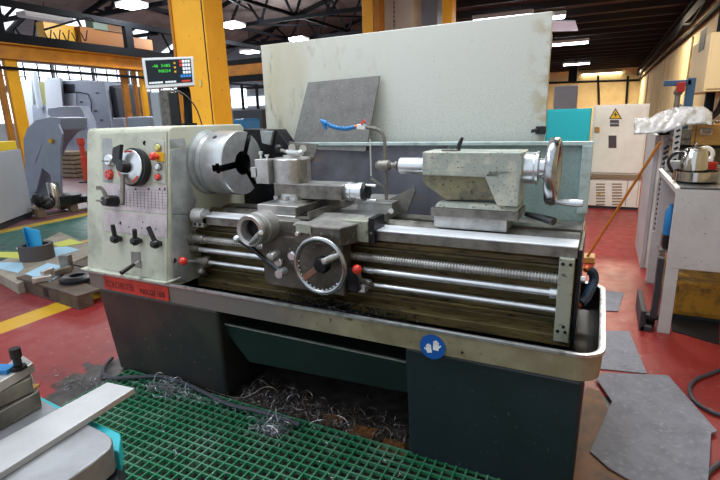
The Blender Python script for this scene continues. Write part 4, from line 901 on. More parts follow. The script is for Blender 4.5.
# pole
q0, q1 = PZ(588, 256, 0.02), V((rx0 - .02, 4.85, PY(659, 140, 4.85).z)); q1.x = PY(659, 140, 4.75).x; q1.y = 4.75
q0 = PZ(587, 259, .03)
pl_ = thing('broom', (q0.x, q0.y, 0), 'orange wooden broom pole leaning on the rack', 'broom')
MB().tube([q0 + V((0, 0, .02)), q1 + V((0, -.14, 0))], .012, 10).build('pole', 'rod', pl_)
b = MB(); b.box(q0.x - .05, q0.x + .07, q0.y - .05, q0.y + .12, .001, .06); b.build('broom_head', 'woodbox', pl_, .006)
# ================================================================== BOARDS BEHIND THE LATHE
WB = thing('white_board', (-1.05, 2.5, 0), 'large stained off-white board standing upright behind the lathe', 'board')
a_, c_ = PY(260.5, 45.5, 2.47), PY(553, 11, 2.47)
b = MB(); b.prism([(a_.x, 2.47, 0.001), (c_.x + .0, 2.47, .001), (c_.x, 2.47, c_.z), (a_.x, 2.47, a_.z)], (0, .025, 0)); b.build('panel', 'board', WB, .003)
b = MB(); b.box(a_.x, c_.x, 2.4955, 2.52, 1.70, 1.76); b.box(a_.x, c_.x, 2.4955, 2.52, .2, .26); b.build('back_rail', 'encl', WB)
n_ = V((0, -.37, .085)); pp = (0, 2.352, 1.24)
pts = [PP(x, y, pp, n_) for x, y in ((308, 82.5), (380, 75.5), (365.5, 151.5), (291.5, 148.5))]
gp = MB().prism(pts, (0, .008, 0)).build('grey_plate', 'plate', None, .001); tag(gp, 'grey speckled rubber plate propped against the white board', 'plate')
# coolant pipe
CP = thing('coolant_pipe', PY(386, 203, 2.06), 'steel coolant pipe with a blue segmented hose rising from the lathe carriage', 'coolant pipe')
MB().tube([PY(x, y, 2.06) for x, y in ((386.5, 205), (386, 180), (385, 150), (383.5, 136), (377.5, 129.5), (366, 127))], .0085).build('pipe', 'steelD', CP)
vp = PY(361, 126.7, 2.05); vb = MB().beam(PY(366, 127.5, 2.06), PY(357.5, 126.5, 2.06), .022, .022).build('valve', 'white', CP, .003)
MB().beam(PY(361, 124, 2.05), PY(365, 120.5, 2.05), .012, .012).build('tap', 'redplastic', vb, .002)
MB().cyl(PY(358, 126.5, 2.06), PY(354.5, 126.8, 2.06), .009).build('copper_tip', 'copper', CP)
hp = [PY(x, y, 2.06) for x, y in ((355, 127), (347, 128.8), (338, 128.2), (331, 126), (325, 122.6))]
b = MB(); b.tube(hp, .007)
for i in range(len(hp) - 1):
    for k in range(3): b.ball(hp[i].lerp(hp[i + 1], (k + .2) / 3), .0105, n=10)
b.rev(hp[-1], (hp[-1] - hp[-2]), [(.012, -.01), (.01, .01), (.004, .03), (0, .03)], 12); b.build('segmented_hose', 'handblue', CP)
b = MB(); b.beam(PY(323, 123, 2.06), PY(326, 129, 2.06), .012, .012); b.build('hose_tip', 'handblue', CP)
MB().tube([PY(371, 176, 2.06), PY(370.5, 150, 2.06), PY(370, 139, 2.06)], .004).build('thin_rod', 'steelB', CP)
MB().beam(PY(371, 178, 2.06), PY(387, 190, 2.06), .01, .01).build('rod_bracket', 'steelD', CP)
# black clamp at right of board
b = MB(); b.obox(PY(541, 130, 2.446), (1, 0, 0), (0, 1, 0), (0, 0, 1), .022, .024, .018); b.obox(PY(535, 130.5, 2.43), (1, 0, .2), (0, 1, 0), (0, 0, 1), .016, .02, .008)
tag(b.build('spring_clamp', 'rubber', None, .004), 'black clamp gripping the right edge of the white board', 'clamp')
# black hose at tray right end
HT = thing('dark_hose', (-.0, 2.2, .56), 'dark blue twisted hose with copper ends hanging inside the right end of the tray', 'hose')
hh = [PX(x, y, -.002) for x, y in ((582, 304), )]
g = [PY(581, 303, 2.1), PY(586, 298, 2.12), PY(590, 290, 2.14), PY(594, 280, 2.16), PY(593, 273, 2.16), PY(589.5, 270.5, 2.16)]
b = MB(); b.tube(g, .02)
b.build('hose', mat('blue_black_hose', '#17283c', .3, col2='#2b4a6a', scale=30), HT)
MB().ball(g[0] + V((-.01, 0, -.01)), .016).build('copper_end', 'copper', HT); MB().ball(g[-1] + V((-.01, 0, .005)), .015).build('copper_end', 'copper', HT)
# ================================================================== DIGITAL READOUT
rp = V((PY(168, 70, 2.5).x, 2.5, 0)); rn = V((C0.x - rp.x, C0.y - rp.y, 0)).normalized(); rn = (rn + V((.1, 0, .1))).normalized()
ctr = PY(168, 71.5, 2.5)
RQ = lambda x, y, o=0.: PP(x, y, ctr + rn * o, rn)
RD = thing('digital_readout', (ctr.x, ctr.y + .05, 1.40), 'digital position readout with green digits and keypad above the headstock', 'digital readout')
cs_ = [RQ(141.5, 58), RQ(193.3, 56.3), RQ(195, 85.5), RQ(146.3, 89)]
hd = MB().prism(cs_, -rn * .045).build('housing', 'gloss', RD, .006)
MB().prism([RQ(145, 60.5, .001), RQ(190.5, 58.6, .001), RQ(192.6, 82, .001), RQ(148.3, 85, .001)], rn * .002).build('face', 'screen', hd)
def bil(u, v, o=.004):
    a, b_, c, d = [RQ(*p, o) for p in ((145, 60.5), (190.5, 58.6), (192.6, 82), (148.3, 85))]
    return (a.lerp(b_, u)).lerp(d.lerp(c, u), v)
xd = (bil(1, .5) - bil(0, .5)); ud = -(bil(.5, 1) - bil(.5, 0))
text('-46  5485', bil(.13, .30), xd, ud, (.030, .026), 'digits', 'led', hd); text('90024', bil(.25, .52), xd, ud, (.032, .026), 'digits', 'led', hd)
def key(u, v, m, s=.036): 
    b = MB(); b.obox(bil(u, v), xd, ud, rn, .0075, .0085, .003); b.build('key', m, hd)
for i in range(4):
    for j in range(5): key(.765 + i * .062, .10 + j * .155, 'redplastic' if i == 0 and j < 2 else 'keyb' if j == 4 or i == 0 and j > 3 else 'keyw') if not (i == 0 and j in (2, 3)) else None
for i in range(3): b = MB(); b.obox(bil(.63, .16 + i * .18), xd, ud, rn, .006, .006, .002); b.build('axis_key', 'yellow', hd)
for i in range(9): b = MB(); b.obox(bil(.05 + i * .062 + (.05 if i > 4 else 0), .93), xd, ud, rn, .008, .006, .002); b.build('function_key', 'keyw', hd)
MB().obox(bil(.85, .93), xd, ud, rn, .028, .006, .001).build('red_label', 'redplate', hd)
b = MB(); b.tube([RQ(184, 84, -.06), RQ(187, 97, -.1), RQ(189, 128, -.1)], .028); b.beam(RQ(178, 88, -.05), RQ(188, 96, -.08), .04, .03); b.build('arm', 'girder', RD)
MB().tube([RQ(172, 88, -.02), RQ(185, 95, -.02), RQ(196, 108, -.02), RQ(203, 128, -.02)], .005, 6).build('wire', 'black', RD)
b = MB(); b.obox(RQ(187, 126, -.1), (1, 0, 0), (0, 1, 0), (0, 0, 1), .05, .05, .02); b.build('base', 'girder', RD, .004)
# ================================================================== FLOOR AROUND
def grating():
    b = MB(); x0, x1, y0, y1, z0, z1, p = -2.38, .35, .30, 1.672, .008, .026, .0425
    n = int((x1 - x0) / p)
    for i in range(n + 1): b.box(x0 + i * p - .003, x0 + i * p + .003, y0, y1, z0, z1)
    n = int((y1 - y0) / p)
    for j in range(n + 1): b.box(x0, x1, y1 - j * p - .003, y1 - j * p + .003, z0, z1 - .0005)
    return b.build('floor_grating', 'green')
tag(grating(), 'green plastic grid grating on the floor in front of the lathe', 'grating')
b = MB(); rnd = random.Random(5)
def curl(b, c, s, n=6, r=.0013):
    p = V(c); d = V((rnd.gauss(0, 1), rnd.gauss(0, 1), rnd.gauss(0, .5))).normalized(); ax = V((rnd.gauss(0, 1), rnd.gauss(0, 1), rnd.gauss(0, 1))).normalized(); pts = [p]
    for j in range(n):
        d = (Matrix.Rotation(rnd.uniform(.2, .8), 3, ax) @ d).normalized(); p = p + d * s; p.z = max(p.z, .004); pts.append(p.copy())
    b.tube(pts, r, 3, sm=False)
def heap(name, lab, n, f, s, r, m='swarf'):
    b = MB()
    for k in range(n): curl(b, f(), s * rnd.uniform(.5, 1.4), rnd.choice((4, 6, 9)), r)
    tag(b.build(name, m), lab, 'swarf', kind='stuff')
def g2(cx, cy, sx, sy, z0, zs): return lambda: (rnd.gauss(cx, sx), rnd.gauss(cy, sy), z0 + abs(rnd.gauss(0, zs)))
c = PZ(165, 387, .04); heap('swarf', 'bright steel swarf curls on the grating corner under the left pedestal', 170, g2(c.x, c.y, .07, .03, .03, .008), .011, .0012)
c = PZ(200, 398, .04); heap('swarf', 'thin trail of swarf along the back edge of the grating', 60, g2(c.x, c.y, .18, .02, .04, .004), .009, .0012)
c = PZ(270, 428, .04); heap('swarf', 'tangled swarf heap on the grating edge below the coolant drawer', 150, g2(c.x, c.y, .05, .03, .03, .010), .012, .0012)
heap('swarf', 'wide spread of swarf on the floor between the two pedestals', 750, lambda: (rnd.uniform(-1.62, -.66), 1.69 + abs(rnd.gauss(0, .10)), .004 + abs(rnd.gauss(0, .008))), .009, .0011, 'swarfm')
heap('swarf', 'brighter long swarf strands among the chips between the pedestals', 110, lambda: (rnd.uniform(-1.6, -.9), 1.69 + abs(rnd.gauss(0, .08)), .01 + abs(rnd.gauss(0, .02))), .014, .0013)
heap('swarf', 'fine scattered chips all over the green grating', 170, lambda: (rnd.uniform(-2.2, -.3), rnd.uniform(.9, 1.65), rnd.choice((.004, .028))), .0035, .0016)
c = PZ(90, 388, 0); heap('swarf', 'scattered chips on the red floor beside the left pedestal', 90, g2(c.x + .1, c.y, .2, .06, .003, .003), .008, .0014)
b = MB(); b.tube([PZ(206, 389, .05), PZ(240, 398, .15), PZ(265, 387, .2), PZ(278, 392, .18), PZ(281, 408, .05)], .0014, 5); tag(b.build('wire_loop', 'swarfm'), 'single long thin swarf strand arching below the drawer', 'wire')
for pts, lab in ((((325, 412), (345, 418), (340, 428), (322, 424)), 'brown stained rag scrap among the chips, leftmost of three'), (((352, 424), (378, 430), (372, 441), (348, 436)), 'purple-brown scrap among the chips, middle of three'), (((384, 438), (405, 444), (404, 458), (380, 450)), 'pale brown scrap among the chips beside the right pedestal')):
    tag(MB().prism([PZ(x, y, .006) for x, y in pts], (0, 0, .004)).build('cloth_scrap', 'woodo', None), lab, 'scrap')
# cable along the lathe foot
cb = [PZ(x, y, z) for x, y, z in ((112, 358, .02), (105, 366, .02), (103, 373, .02), (112, 378, .045), (135, 377, .045), (165, 377, .045), (195, 388, .045), (228, 404, .045), (262, 412, .045), (300, 425, .045))]
tag(MB().tube(cb, .011).build('power_cable', 'cable'), 'dark cable looping from the left pedestal along the grating edge', 'cable')
# mats at right
def flat(name, pts, z, t, m, lab, cat, bev=.0): return tag(MB().prism([PZ(x, y, z) for x, y in pts], (0, 0, t)).build(name, m, None, bev), lab, cat)
flat('wooden_board', ((578, 398), (588, 389), (600, 393), (632, 470), (640, 500), (560, 500)), .002, .012, 'woodo', 'oil-soaked orange-brown board on the floor at the right foot of the lathe', 'board')
flat('floor_mat', ((598, 290), (624, 293), (618, 311.5), (600, 311)), .002, .004, 'grease', 'small grey felt mat, farthest of the three beside the tray', 'mat')
flat('floor_mat', ((596, 331), (629, 331.5), (647, 374), (597, 369)), .002, .004, 'grease', 'grey felt mat in the middle of the three right of the lathe', 'mat')
q_ = [PZ(x, y, .017) for x, y in ((595, 377), (606, 373.5), (668, 376), (717, 432), (711, 434), (707, 495), (650, 492), (628, 480), (608, 468), (590, 452), (599, 432), (612, 402))]
b = MB(); b.prism(q_, (0, 0, .005)); tag(b.build('floor_mat', 'grease'), 'largest grey felt mat, lower right corner, with a notched left edge', 'mat')
tag(MB().tube([PZ(x, y, .012) for x, y in ((735, 362), (715, 372), (697, 379), (690, 388), (694, 400), (712, 412), (740, 420))], .010).build('cable', 'cable'), 'dark cable looping on the red floor at the right edge', 'cable')
tag(MB().tube([PZ(x, y, .012) for x, y in ((735, 455), (716, 466), (706, 477), (704, 495))], .010).build('cable', 'cable'), 'dark cable end at the lower right corner beside the large mat', 'cable')
# ================================================================== LEFT FLOOR: pallet, slab, papers
pz = .17
pt = [PZ(16, 277, .12 + 0), PZ(77, 296, .12), PZ(95, 283, .12), PZ(48, 262, .12)]
A0, A1, A3 = V(pt[0]), V(pt[1]), V(pt[3]); 
ux = (A1 - A0); ux.z = 0; LX = ux.length; ux.normalize(); uy = V((-ux.y, ux.x, 0)); LYp = 1.15
pal = thing('wooden_pallet', A0, 'dark oily wooden pallet with steel parts on it beside the headstock', 'pallet')
def pb(x0, x1, y0, y1, z0, z1, name, m, par, bev=.004):
    c = V((A0.x, A0.y, 0)) + ux * (x0 + x1) / 2 + uy * (y0 + y1) / 2 + V((0, 0, (z0 + z1) / 2))
    return MB().obox(c, ux, uy, (0, 0, 1), abs(x1 - x0) / 2, abs(y1 - y0) / 2, (z1 - z0) / 2).build(name, m, par, bev)
for i in range(5): pb(0, LX, i * .235, i * .235 + .21, .098, .12, 'deck_board', 'woodd', pal)
for y in (0, .5, 1.0):
    for x in (0, LX / 2 - .05, LX - .1): pb(x, x + .1, y, y + .12, .02, .097, 'block', 'woodd', pal)
    pb(0, LX, y, y + .12, .001, .019, 'bottom_board', 'woodd', pal)
pb(.1, LX - .1, .0, .02, .02, .097, 'front_board', 'woodd', pal)
# slab with papers left/behind
s0, s1, s2, s3 = PZ(-12, 268, .10), PZ(17, 284, .10), PZ(102, 250, .10), PZ(60, 232, .10)
sl = tag(MB().prism([V(p) - V((0, 0, .099)) for p in (s0, s1, s2, s3)], (0, 0, .10)).build('chipboard_slab', 'slab', None, .003), 'thick pale chipboard slab on the floor carrying papers and a tube', 'board')
def paper(pts, z, m, lab, cat='paper', name='paper_sheet'): flat(name, pts, z, .002, m, lab, cat)
paper(((-4, 268), (18, 273), (24, 268), (22, 263), (-4, 262)), .102, 'paperb', 'pale blue sheet at the left edge of the slab')
paper(((-4, 257), (22, 259), (24, 252), (-4, 252)), .102, 'papery', 'yellow-green sheet left of the dark tube')
paper(((16, 248), (20, 253), (30, 249), (24, 244)), .106, 'paperw', 'white sheet just behind the dark tube')
paper(((52, 249), (56, 257), (80, 250), (62, 245)), .103, 'paperb', 'pale blue sheet right of the dark tube')
paper(((52, 244), (60, 247), (84, 243), (70, 239)), .106, 'papery', 'yellow-green sheet right behind the dark tube')
paper(((25, 274), (50, 282), (70, 268), (48, 263)), .1215, 'paperb', 'pale blue sheet under the steel clamps on the pallet')
tc_ = PZ(38, 258, .105); tc_ = V((tc_.x, tc_.y, .1025))
R_ = .155
tube_ = MB().rev(tc_, (0, 0, 1), [(R_, 0), (R_, .15), (R_ * .74, .15), (R_ * .74, 0), (R_, 0)], 44).build('dark_ring', 'carton', None, ang=30); tag(tube_, 'heavy dark grey metal ring standing on the slab with a blue card in it', 'ring')
q = PY(33, 248, tc_.y - .06)
b = MB(); bx0, bx1 = PY(26, 240, tc_.y), PY(40.5, 240, tc_.y); zz0, zz1 = tc_.z + .03, PY(33, 230, tc_.y).z
b.prism([(bx0.x + .03, tc_.y, zz0), (bx1.x + .03, tc_.y - .02, zz0), (bx1.x, tc_.y, zz1), (bx0.x, tc_.y, zz1 + .02)], (0, .012, 0)); b.prism([(bx0.x + .03, tc_.y, zz0), (bx0.x + .1, tc_.y - .05, zz0), (bx0.x + .07, tc_.y - .05, zz1), (bx0.x, tc_.y, zz1 + .02)], (0, .004, 0))
tag(b.build('blue_card', 'bluecard'), 'bright blue folded card standing in the dark ring', 'card')
def onp(x, y, z=.124): return PZ(x, y, z)
b = MB(); b.beam(onp(32, 280.5, .15), onp(52, 277, .15), .06, .05); b.obox(onp(48, 274, .17), (1, .3, 0), (-.3, 1, 0), (0, 0, 1), .02, .06, .045); tag(b.build('steel_clamp', 'steel', None, .008), 'steel clamp lying nearest on the pallet', 'clamp')
b = MB(); b.beam(onp(52, 274, .15), onp(70, 268, .15), .06, .055); b.obox(onp(66, 262, .19), (1, .3, 0), (-.3, 1, 0), (0, 0, 1), .05, .03, .07); tag(b.build('steel_clamp', 'steelD', None, .008), 'dark steel clamp standing on the pallet behind the near clamp', 'clamp')
c = onp(78, 280, .122); b = MB(); b.rev(c, (0, 0, 1), [(.14, 0), (.14, .03), (.11, .045), (.06, .045), (.06, 0), (.14, 0)], 36); tag(b.build('steel_ring', 'dark', None, ang=30), 'dark steel flange ring lying on the pallet beside the headstock', 'ring')
# ---- back pallet with plates
P0 = PZ(39, 218.5, 0); P1 = PZ(92, 209, 0)
bp_ = thing('wooden_pallet', P0, 'pale wooden pallet beside the grey enclosure, carrying dark plates', 'pallet')
vx = (P1 - P0); vx.z = 0; L2 = vx.length + .3; vx.normalize(); vy = V((-vx.y, vx.x, 0)); vy = vy if vy.x < 0 else -vy
def p2(x0, x1, y0, y1, z0, z1, name, m, par, bev=.006):
    c = P0 + vx * (x0 + x1) / 2 + vy * (y0 + y1) / 2 + V((0, 0, (z0 + z1) / 2))
    return MB().obox(c, vx, vy, (0, 0, 1), abs(x1 - x0) / 2, abs(y1 - y0) / 2, (z1 - z0) / 2).build(name, m, par, bev)
for i in range(2): p2(0, L2, i * .25, i * .25 + .2, .13, .15, 'deck_board', 'wood', bp_)
for x in (0, L2 / 2 - .06, L2 - .12):
    for y in (0, .32): p2(x, x + .12, y, y + .12, .02, .129, 'block', 'wood', bp_)
p2(0, L2, 0, .1, .001, .019, 'bottom_board', 'wood', bp_)
for (px_, py_, r, h, lab) in ((66, 203, .25, .14, 'dark round steel plate on the back pallet, left of two'), (88, 200, .20, .08, 'thinner dark round plate on the back pallet, right of two')):
    c = PZ(px_, py_, .152); MB; tag(MB().rev(c, (0, 0, 1), [(0, 0), (r, 0), (r, h), (r * .9, h + .01), (0, h + .01)], 36).build('round_plate', 'dark'), lab, 'plate')
c = PZ(44, 208, .152); b = MB()
for k in range(14): b.ball((c.x + rnd.uniform(-.12, .12), c.y + rnd.uniform(-.05, .05), .22 + rnd.uniform(-.02, .1)), rnd.uniform(.05, .08), n=10)
tag(b.build('black_bag', 'rubber'), 'crumpled black plastic bag on the back pallet', 'bag')
c = PZ(41, 208, .152); tag(MB().rev((c.x, c.y + .25, .152), (0, 0, 1), [(0, 0), (.09, 0), (.09, .36), (.08, .38), (0, .38)], 28).build('steel_canister', 'kettle'), 'steel canister on the back pallet beside the grey enclosure', 'canister')
# ---- pale enclosure, far left
E0, E1 = PZ(34, 216.5, 0), PZ(-25, 241, 0)
en = thing('machine_enclosure', E0, 'pale grey machine enclosure panel at the left edge with a yellow top strip', 'machine')
dv = (E1 - E0).normalized(); nv = V((dv.y, -dv.x, 0)); nv = nv if nv.x < 0 else -nv
zt3 = PP(20, 149, E0, nv).z
def eb_(u0, u1, v0, v1, z0, z1, name, m): 
    c = E0 + dv * (u0 + u1) / 2 + nv * (v0 + v1) / 2 + V((0, 0, (z0 + z1) / 2)); return MB().obox(c, dv, nv, (0, 0, 1), abs(u1 - u0) / 2, abs(v1 - v0) / 2, (z1 - z0) / 2).build(name, m, en, .008)
eb_(.0, 2.6, .02, .9, .0, .09, 'plinth', 'cncd'); eb_(0, 2.6, 0, .9, .09, zt3, 'panel', 'encl'); eb_(.05, 2.6, .02, .88, zt3 + .001, zt3 + .13, 'yellow_trim', 'yel')
eb_(1.0, 2.6, .15, .8, zt3 + .131, zt3 + .95, 'upper_panel', 'encl')
# ---- chip conveyor
kY = 5.45
def K2(x, y, Y=kY): return PY(x, y, Y)
cv = thing('chip_conveyor', K2(48, 205), 'curved grey chip conveyor rising behind the enclosure', 'conveyor')
b = MB(); b.prism([K2(x, y) for x, y in ((25, 172), (23, 140), (27, 128), (36, 120), (50, 117), (61, 118), (60, 130), (52, 133), (42, 145), (36, 160), (33, 176), (36, 200), (28, 200))], (0, .5, 0)); b.build('chute', 'cnc', cv, .01)
b = MB(); b.prism([K2(x, y, kY - .06) for x, y in ((46, 128), (58, 124), (62, 134), (60, 150), (61, 200), (55, 200), (50, 175), (42, 168), (36, 192), (28, 192), (30, 178), (44, 140))], (0, .04, 0)); b.build('side_guard', 'cnc', cv, .01)
q = K2(52, 141, kY - .08); MB().cyl(q, q + V((0, -.04, 0)), .04).build('yellow_knob', 'yellow', cv)
MB().box(K2(28, 200).x, K2(61, 200).x, kY - .05, kY + .5, 0, K2(40, 199).z).build('base', 'cncd', cv)
# ---- cnc machine (long grey housing)
nY = 10.5
def N(x, y, Y=nY): return PY(x, y, Y)
cn = thing('machining_centre', N(85, 200), 'large blue-grey machining centre with a sloped control hood, behind the conveyor', 'machine')
MB().prism([N(x, y) for x, y in ((62, 80), (104, 81), (112, 132), (112, 190), (60, 190))], (-.5, 1.6, 0)).build('housing', 'cnc', cn, .02)
MB().prism([N(x, y, nY - .3) for x, y in ((44, 79), (60, 77.5), (63, 106), (62, 135), (48, 135))], (-.3, .28, 0)).build('side_door', 'cncw', cn, .01)
MB().prism([N(x, y, nY + .1) for x, y in ((19, 81), (31, 80), (36, 140), (23, 140))], (-.2, .4, 0)).build('rear_door', 'cncw', cn, .01)
MB().prism([N(x, y, nY + .3) for x, y in ((30, 81), (46, 82), (50, 112), (34, 112))], (-.2, .3, 0)).build('opening', mat('olive_interior', '#7b7a4a', .6), cn)
MB().prism([N(x, y, nY - .1) for x, y in ((32, 105), (50, 105), (52, 135), (34, 135))], (-.2, .3, 0)).build('lower_panel', 'cnc', cn, .01)
MB().tube([N(34, 72, nY - .2), N(40, 108, nY - .2)], .09).build('column_pipe', 'cncw', cn)
hz = nY - 1.2
MB().prism([N(x, y, hz) for x, y in ((48, 108), (64, 106), (80, 106), (87, 122), (88, 130), (66, 130), (47, 114))], (-.3, .5, 0)).build('hood', 'cnc', cn, .02)
MB().prism([N(x, y, hz) for x, y in ((60, 130), (89, 129), (90, 137), (61, 139))], (-.3, .5, 0)).build('hood_base', 'cnc', cn, .01)
MB().prism([N(x, y, nY - .02) for x, y in ((62, 84), (74, 84), (74, 92), (62, 92))], (0, .01, 0)).build('dark_vent', 'cncd', cn)
MB().prism([N(x, y, nY - .02) for x, y in ((64, 94), (76, 93), (76, 106), (65, 106))], (0, .01, 0)).build('window', 'cncw', cn)
MB().tube([N(x, y, nY - .04) for x, y in ((64, 93), (78, 92), (88, 94), (91, 102), (92, 113))], .014, sm=False).build('hose', 'girder', cn)
for x, y in ((97, 93), (81, 102), (101, 120), (95, 111)): MB().prism([N(x - 1.3, y - .8, nY - .02), N(x + 1.3, y - .8, nY - .02), N(x + 1.3, y + .8, nY - .02), N(x - 1.3, y + .8, nY - .02)], (0, .01, 0)).build('latch', 'cncd', cn)
q = N(75.5, 121, hz - .02); MB().obox(q, (1, 0, 0), (0, 1, 0), (0, 0, 1), .05, .01, .06).build('blue_label', 'keyb', cn); MB().cyl(N(81, 120.5, hz - .01), N(81, 120.5, hz - .03), .05).build('round_label', 'white', cn)
MB().prism([N(x, y, nY + .2) for x, y in ((104, 84), (115, 88), (121, 125), (121, 180), (112, 180), (111, 130))], (0, 1.2, 0)).build('dark_side', 'cncd', cn, .01)
MB().box(N(36, 200).x, N(112, 200).x, nY, nY + 1.5, 0, N(80, 189).z).build('base', 'cncd', cn)
# red posts
for (px0, yt, yb_, Y, lab) in ((84.5, 138, 182, 8.0, 'orange-red safety post near the conveyor'),):
    a, c = PY(px0, yt, Y), PY(px0 + 3, yb_, Y); t = thing('safety_post', (c.x, Y, 0), lab, 'post')
    MB().rev((c.x, Y, 0.04), (0, 0, 1), [(.08, 0), (.08, a.z * .55), (.06, a.z * .56), (.06, a.z * .8), (.09, a.z * .82), (.09, a.z - .04), (0, a.z - .04)], 20).build('post', 'redp', t); MB().rev((c.x, Y, 0), (0, 0, 1), [(.2, 0), (.2, .03), (.1, .04), (0, .04)]).build('foot', 'rubber', t)
# stack of wood left of post
q = PY(65, 178, 8.5); st = thing('timber_stack', (q.x, 8.6, 0), 'stack of pale timber and pallets behind the conveyor', 'timber')
for k in range(6): MB().box(q.x - .8 + .03 * (k % 2), q.x + .5, 8.5, 9.2, .02 + k * .12, .115 + k * .12).build('timber', 'wood', st, .01)
MB().box(q.x - .8, q.x + .5, 8.55, 9.1, 0, .019).build('bearer', 'woodd', st)
# machine strip seen between readout and column
def blk(x0, x1, y0, Y, m, name, lab, cat, dep=.6):
    a, c = PY(x0, y0, Y), PY(x1, y0, Y); t = thing(name, ((a.x + c.x) / 2, Y, 0), lab, cat)
    MB().box(a.x, c.x, Y, Y + dep, .06, a.z).build('body', m, t, .03); MB().box(a.x + .03, c.x - .03, Y + .03, Y + dep - .03, 0, .06).build('plinth', 'cncd', t); return t
t = blk(149, 158, 92, 5.6, 'cncw', 'milling_machine', 'white-grey milling machine just below the digital readout', 'machine')
blk(158, 167, 90, 5.5, 'steelD', 'machine_column', 'dull grey machine column below the middle of the readout', 'machine')
blk(167, 176, 92, 5.4, 'black', 'motor_cabinet', 'black machine cabinet right below the readout keypad', 'machine')
blk(232, 262, 110, 9, 'cncd', 'dark_machine', 'dark machine between the yellow column and the white board', 'machine')
blk(232, 244, 119, 4.5, 'handblue', 'blue_bin', 'blue bin low behind the chuck guard', 'bin', .3)
blk(112, 122, 118, 9.5, 'cnc', 'control_unit', 'pale control unit left of the far orange posts', 'machine')
blk(126, 147, 117, 6.2, 'cnc', 'work_table_unit', 'light blue-grey machine unit just above the headstock left of the readout', 'machine', .5)
# shelf frames right of column
q0, q1 = PY(240, 85, 12), PY(262, 85, 12); t = thing('shelving', (q0.x, 12, 0), 'dark storage shelving seen between the yellow column and the board', 'shelving')
for x in (q0.x, q0.x + .55, q1.x + .2): MB().box(x, x + .06, 12, 12.06, 0, q0.z).build('upright', 'girder', t)
for z in (.5, 1.1, 1.7, q0.z - .1): MB().box(q0.x, q1.x + .26, 12, 12.5, z, z + .04).build('shelf', 'girder', t)
# ================================================================== GANTRY
GX = -10.8
za, zb_, zc_ = PX(0, 59, GX).z, PX(0, 42.5, GX).z, PX(0, 33, GX).z
gt = thing('crane_runway', (GX, 9, 0), 'long orange-yellow overhead crane beam with black rail on the left', 'crane beam')
b = MB(); b.box(GX - .03, GX + .03, 2.4, 17, za, zb_); b.box(GX - .14, GX + .14, 2.4, 17, za, za + .035); b.box(GX - .14, GX + .14, 2.4, 17, zb_ - .03, zb_); b.box(GX + .02, GX + .05, 2.4, 17, za, zb_); b.build('runway_beam', 'orange2', gt, .003)
MB().box(GX - .12, GX + .16, 2.4, 17, zb_ + .001, zc_).build('black_rail', 'girder', gt, .003)
zt4 = PX(0, 2, GX).z
MB().box(GX - .05, GX + .06, 2.4, 17, zt4 - .06, zt4 + .06).build('top_rail', 'girder', gt)
for px_, w_ in ((1, .14), (128, .2)):
    y = PX(px_, 40, GX).y; MB().box(GX - .05, GX + .08, y - w_ / 2, y + w_ / 2, zc_ + .001, zt4 - .061).build('rail_post', 'girder', gt)
MB().box(GX + .06, GX + .10, 2.4, 17, za - .2, za - .14).build('conductor_bar', 'girder', gt)
for px0, px1, w_ in ((10, 22, .24), (1, 5, .1), (122, 130, .14), (134, 139, .07), (141, 147, .14)):
    y = PX((px0 + px1) / 2, 95, GX).y
    t = thing('gantry_post', (GX, y, 0), {10: 'widest orange-yellow crane post at the far left', 1: 'slim orange post left of the widest crane post', 122: 'left of the three orange posts left of the readout', 134: 'thin middle one of the three orange posts left of the readout', 141: 'right of the three orange posts left of the readout'}[px0], 'post')
    MB().box(GX - .05, GX + .05, y - w_ / 2, y + w_ / 2, .02, za - .001).build('column', 'gantry' if px0 in (10, 141) else 'orange', t, .004); MB().box(GX - .17, GX + .17, y - w_ / 2 - .06, y + w_ / 2 + .06, 0, .02).build('base_plate', 'orange', t)
# hoist and boxes up there
def up_(x0, x1, y0, y1, X, m, name, lab, cat):
    a, c = PX(x0, y1, X), PX(x1, y0, X); return tag(MB().box(X - .3, X, a.y, c.y, a.z, c.z).build(name, m, None, .01), lab, cat)
up_(46, 80, 27, 39, GX - 1.4, 'yellow', 'hoist', 'bright yellow hoist unit above the crane rail', 'hoist')
up_(82, 124, 33, 43, GX - 1.2, 'browns', 'hoist_beam', 'brownish orange hoist beam above the crane rail', 'beam')
up_(94, 107, 20, 30, GX - 1.2, 'greensheet', 'grey_crate', 'grey-green crate above the hoist beam', 'box')
up_(108, 122, 21, 32, GX - 1.2, 'brown', 'brown_crate', 'brown crate above the hoist beam, right of the grey one', 'box')
up_(134, 152, 40, 48, GX - 1.2, 'browns', 'hoist_beam', 'orange beam end above the crane rail, left of the big column', 'beam')
b = MB(); 
for k in range(5): a = PX(45 + k * 9, 35, GX + .3); c = PX(52 + k * 9, 35, GX + .3); b.tube([a + V((0, 0, .05)), (a + c) / 2 + V((0, 0, -.12)), c + V((0, 0, .1))], .012, 6)
b.tube([PX(45, 35, GX + .3) + V((0, 0, .1)), PX(86, 18, GX + .3), PX(95, 22, GX + .3)], .02, 6)
tag(b.build('festoon_cable', 'girder'), 'looping black festoon cable above the crane rail', 'cable')
# right part of the runway, past the column
a, c = PY(232, 70, 10), PY(268, 71, 10)
t = thing('cross_beam', (a.x, 10, 2.4), 'orange overhead beam between the yellow column and the white board', 'beam')
b = MB(); b.box(a.x - .6, c.x + .6, 10, 10.12, PY(245, 75, 10).z, PY(245, 64, 10).z); b.build('beam_web', 'orange', t, .004)
b = MB(); b.box(a.x - .6, c.x + .6, 9.98, 10.14, PY(245, 81, 10).z, PY(245, 75.2, 10).z); b.box(a.x - .6, c.x + .6, 9.98, 10.14, PY(245, 63.8, 10).z, PY(245, 59, 10).z); b.build('rails', 'girder', t)
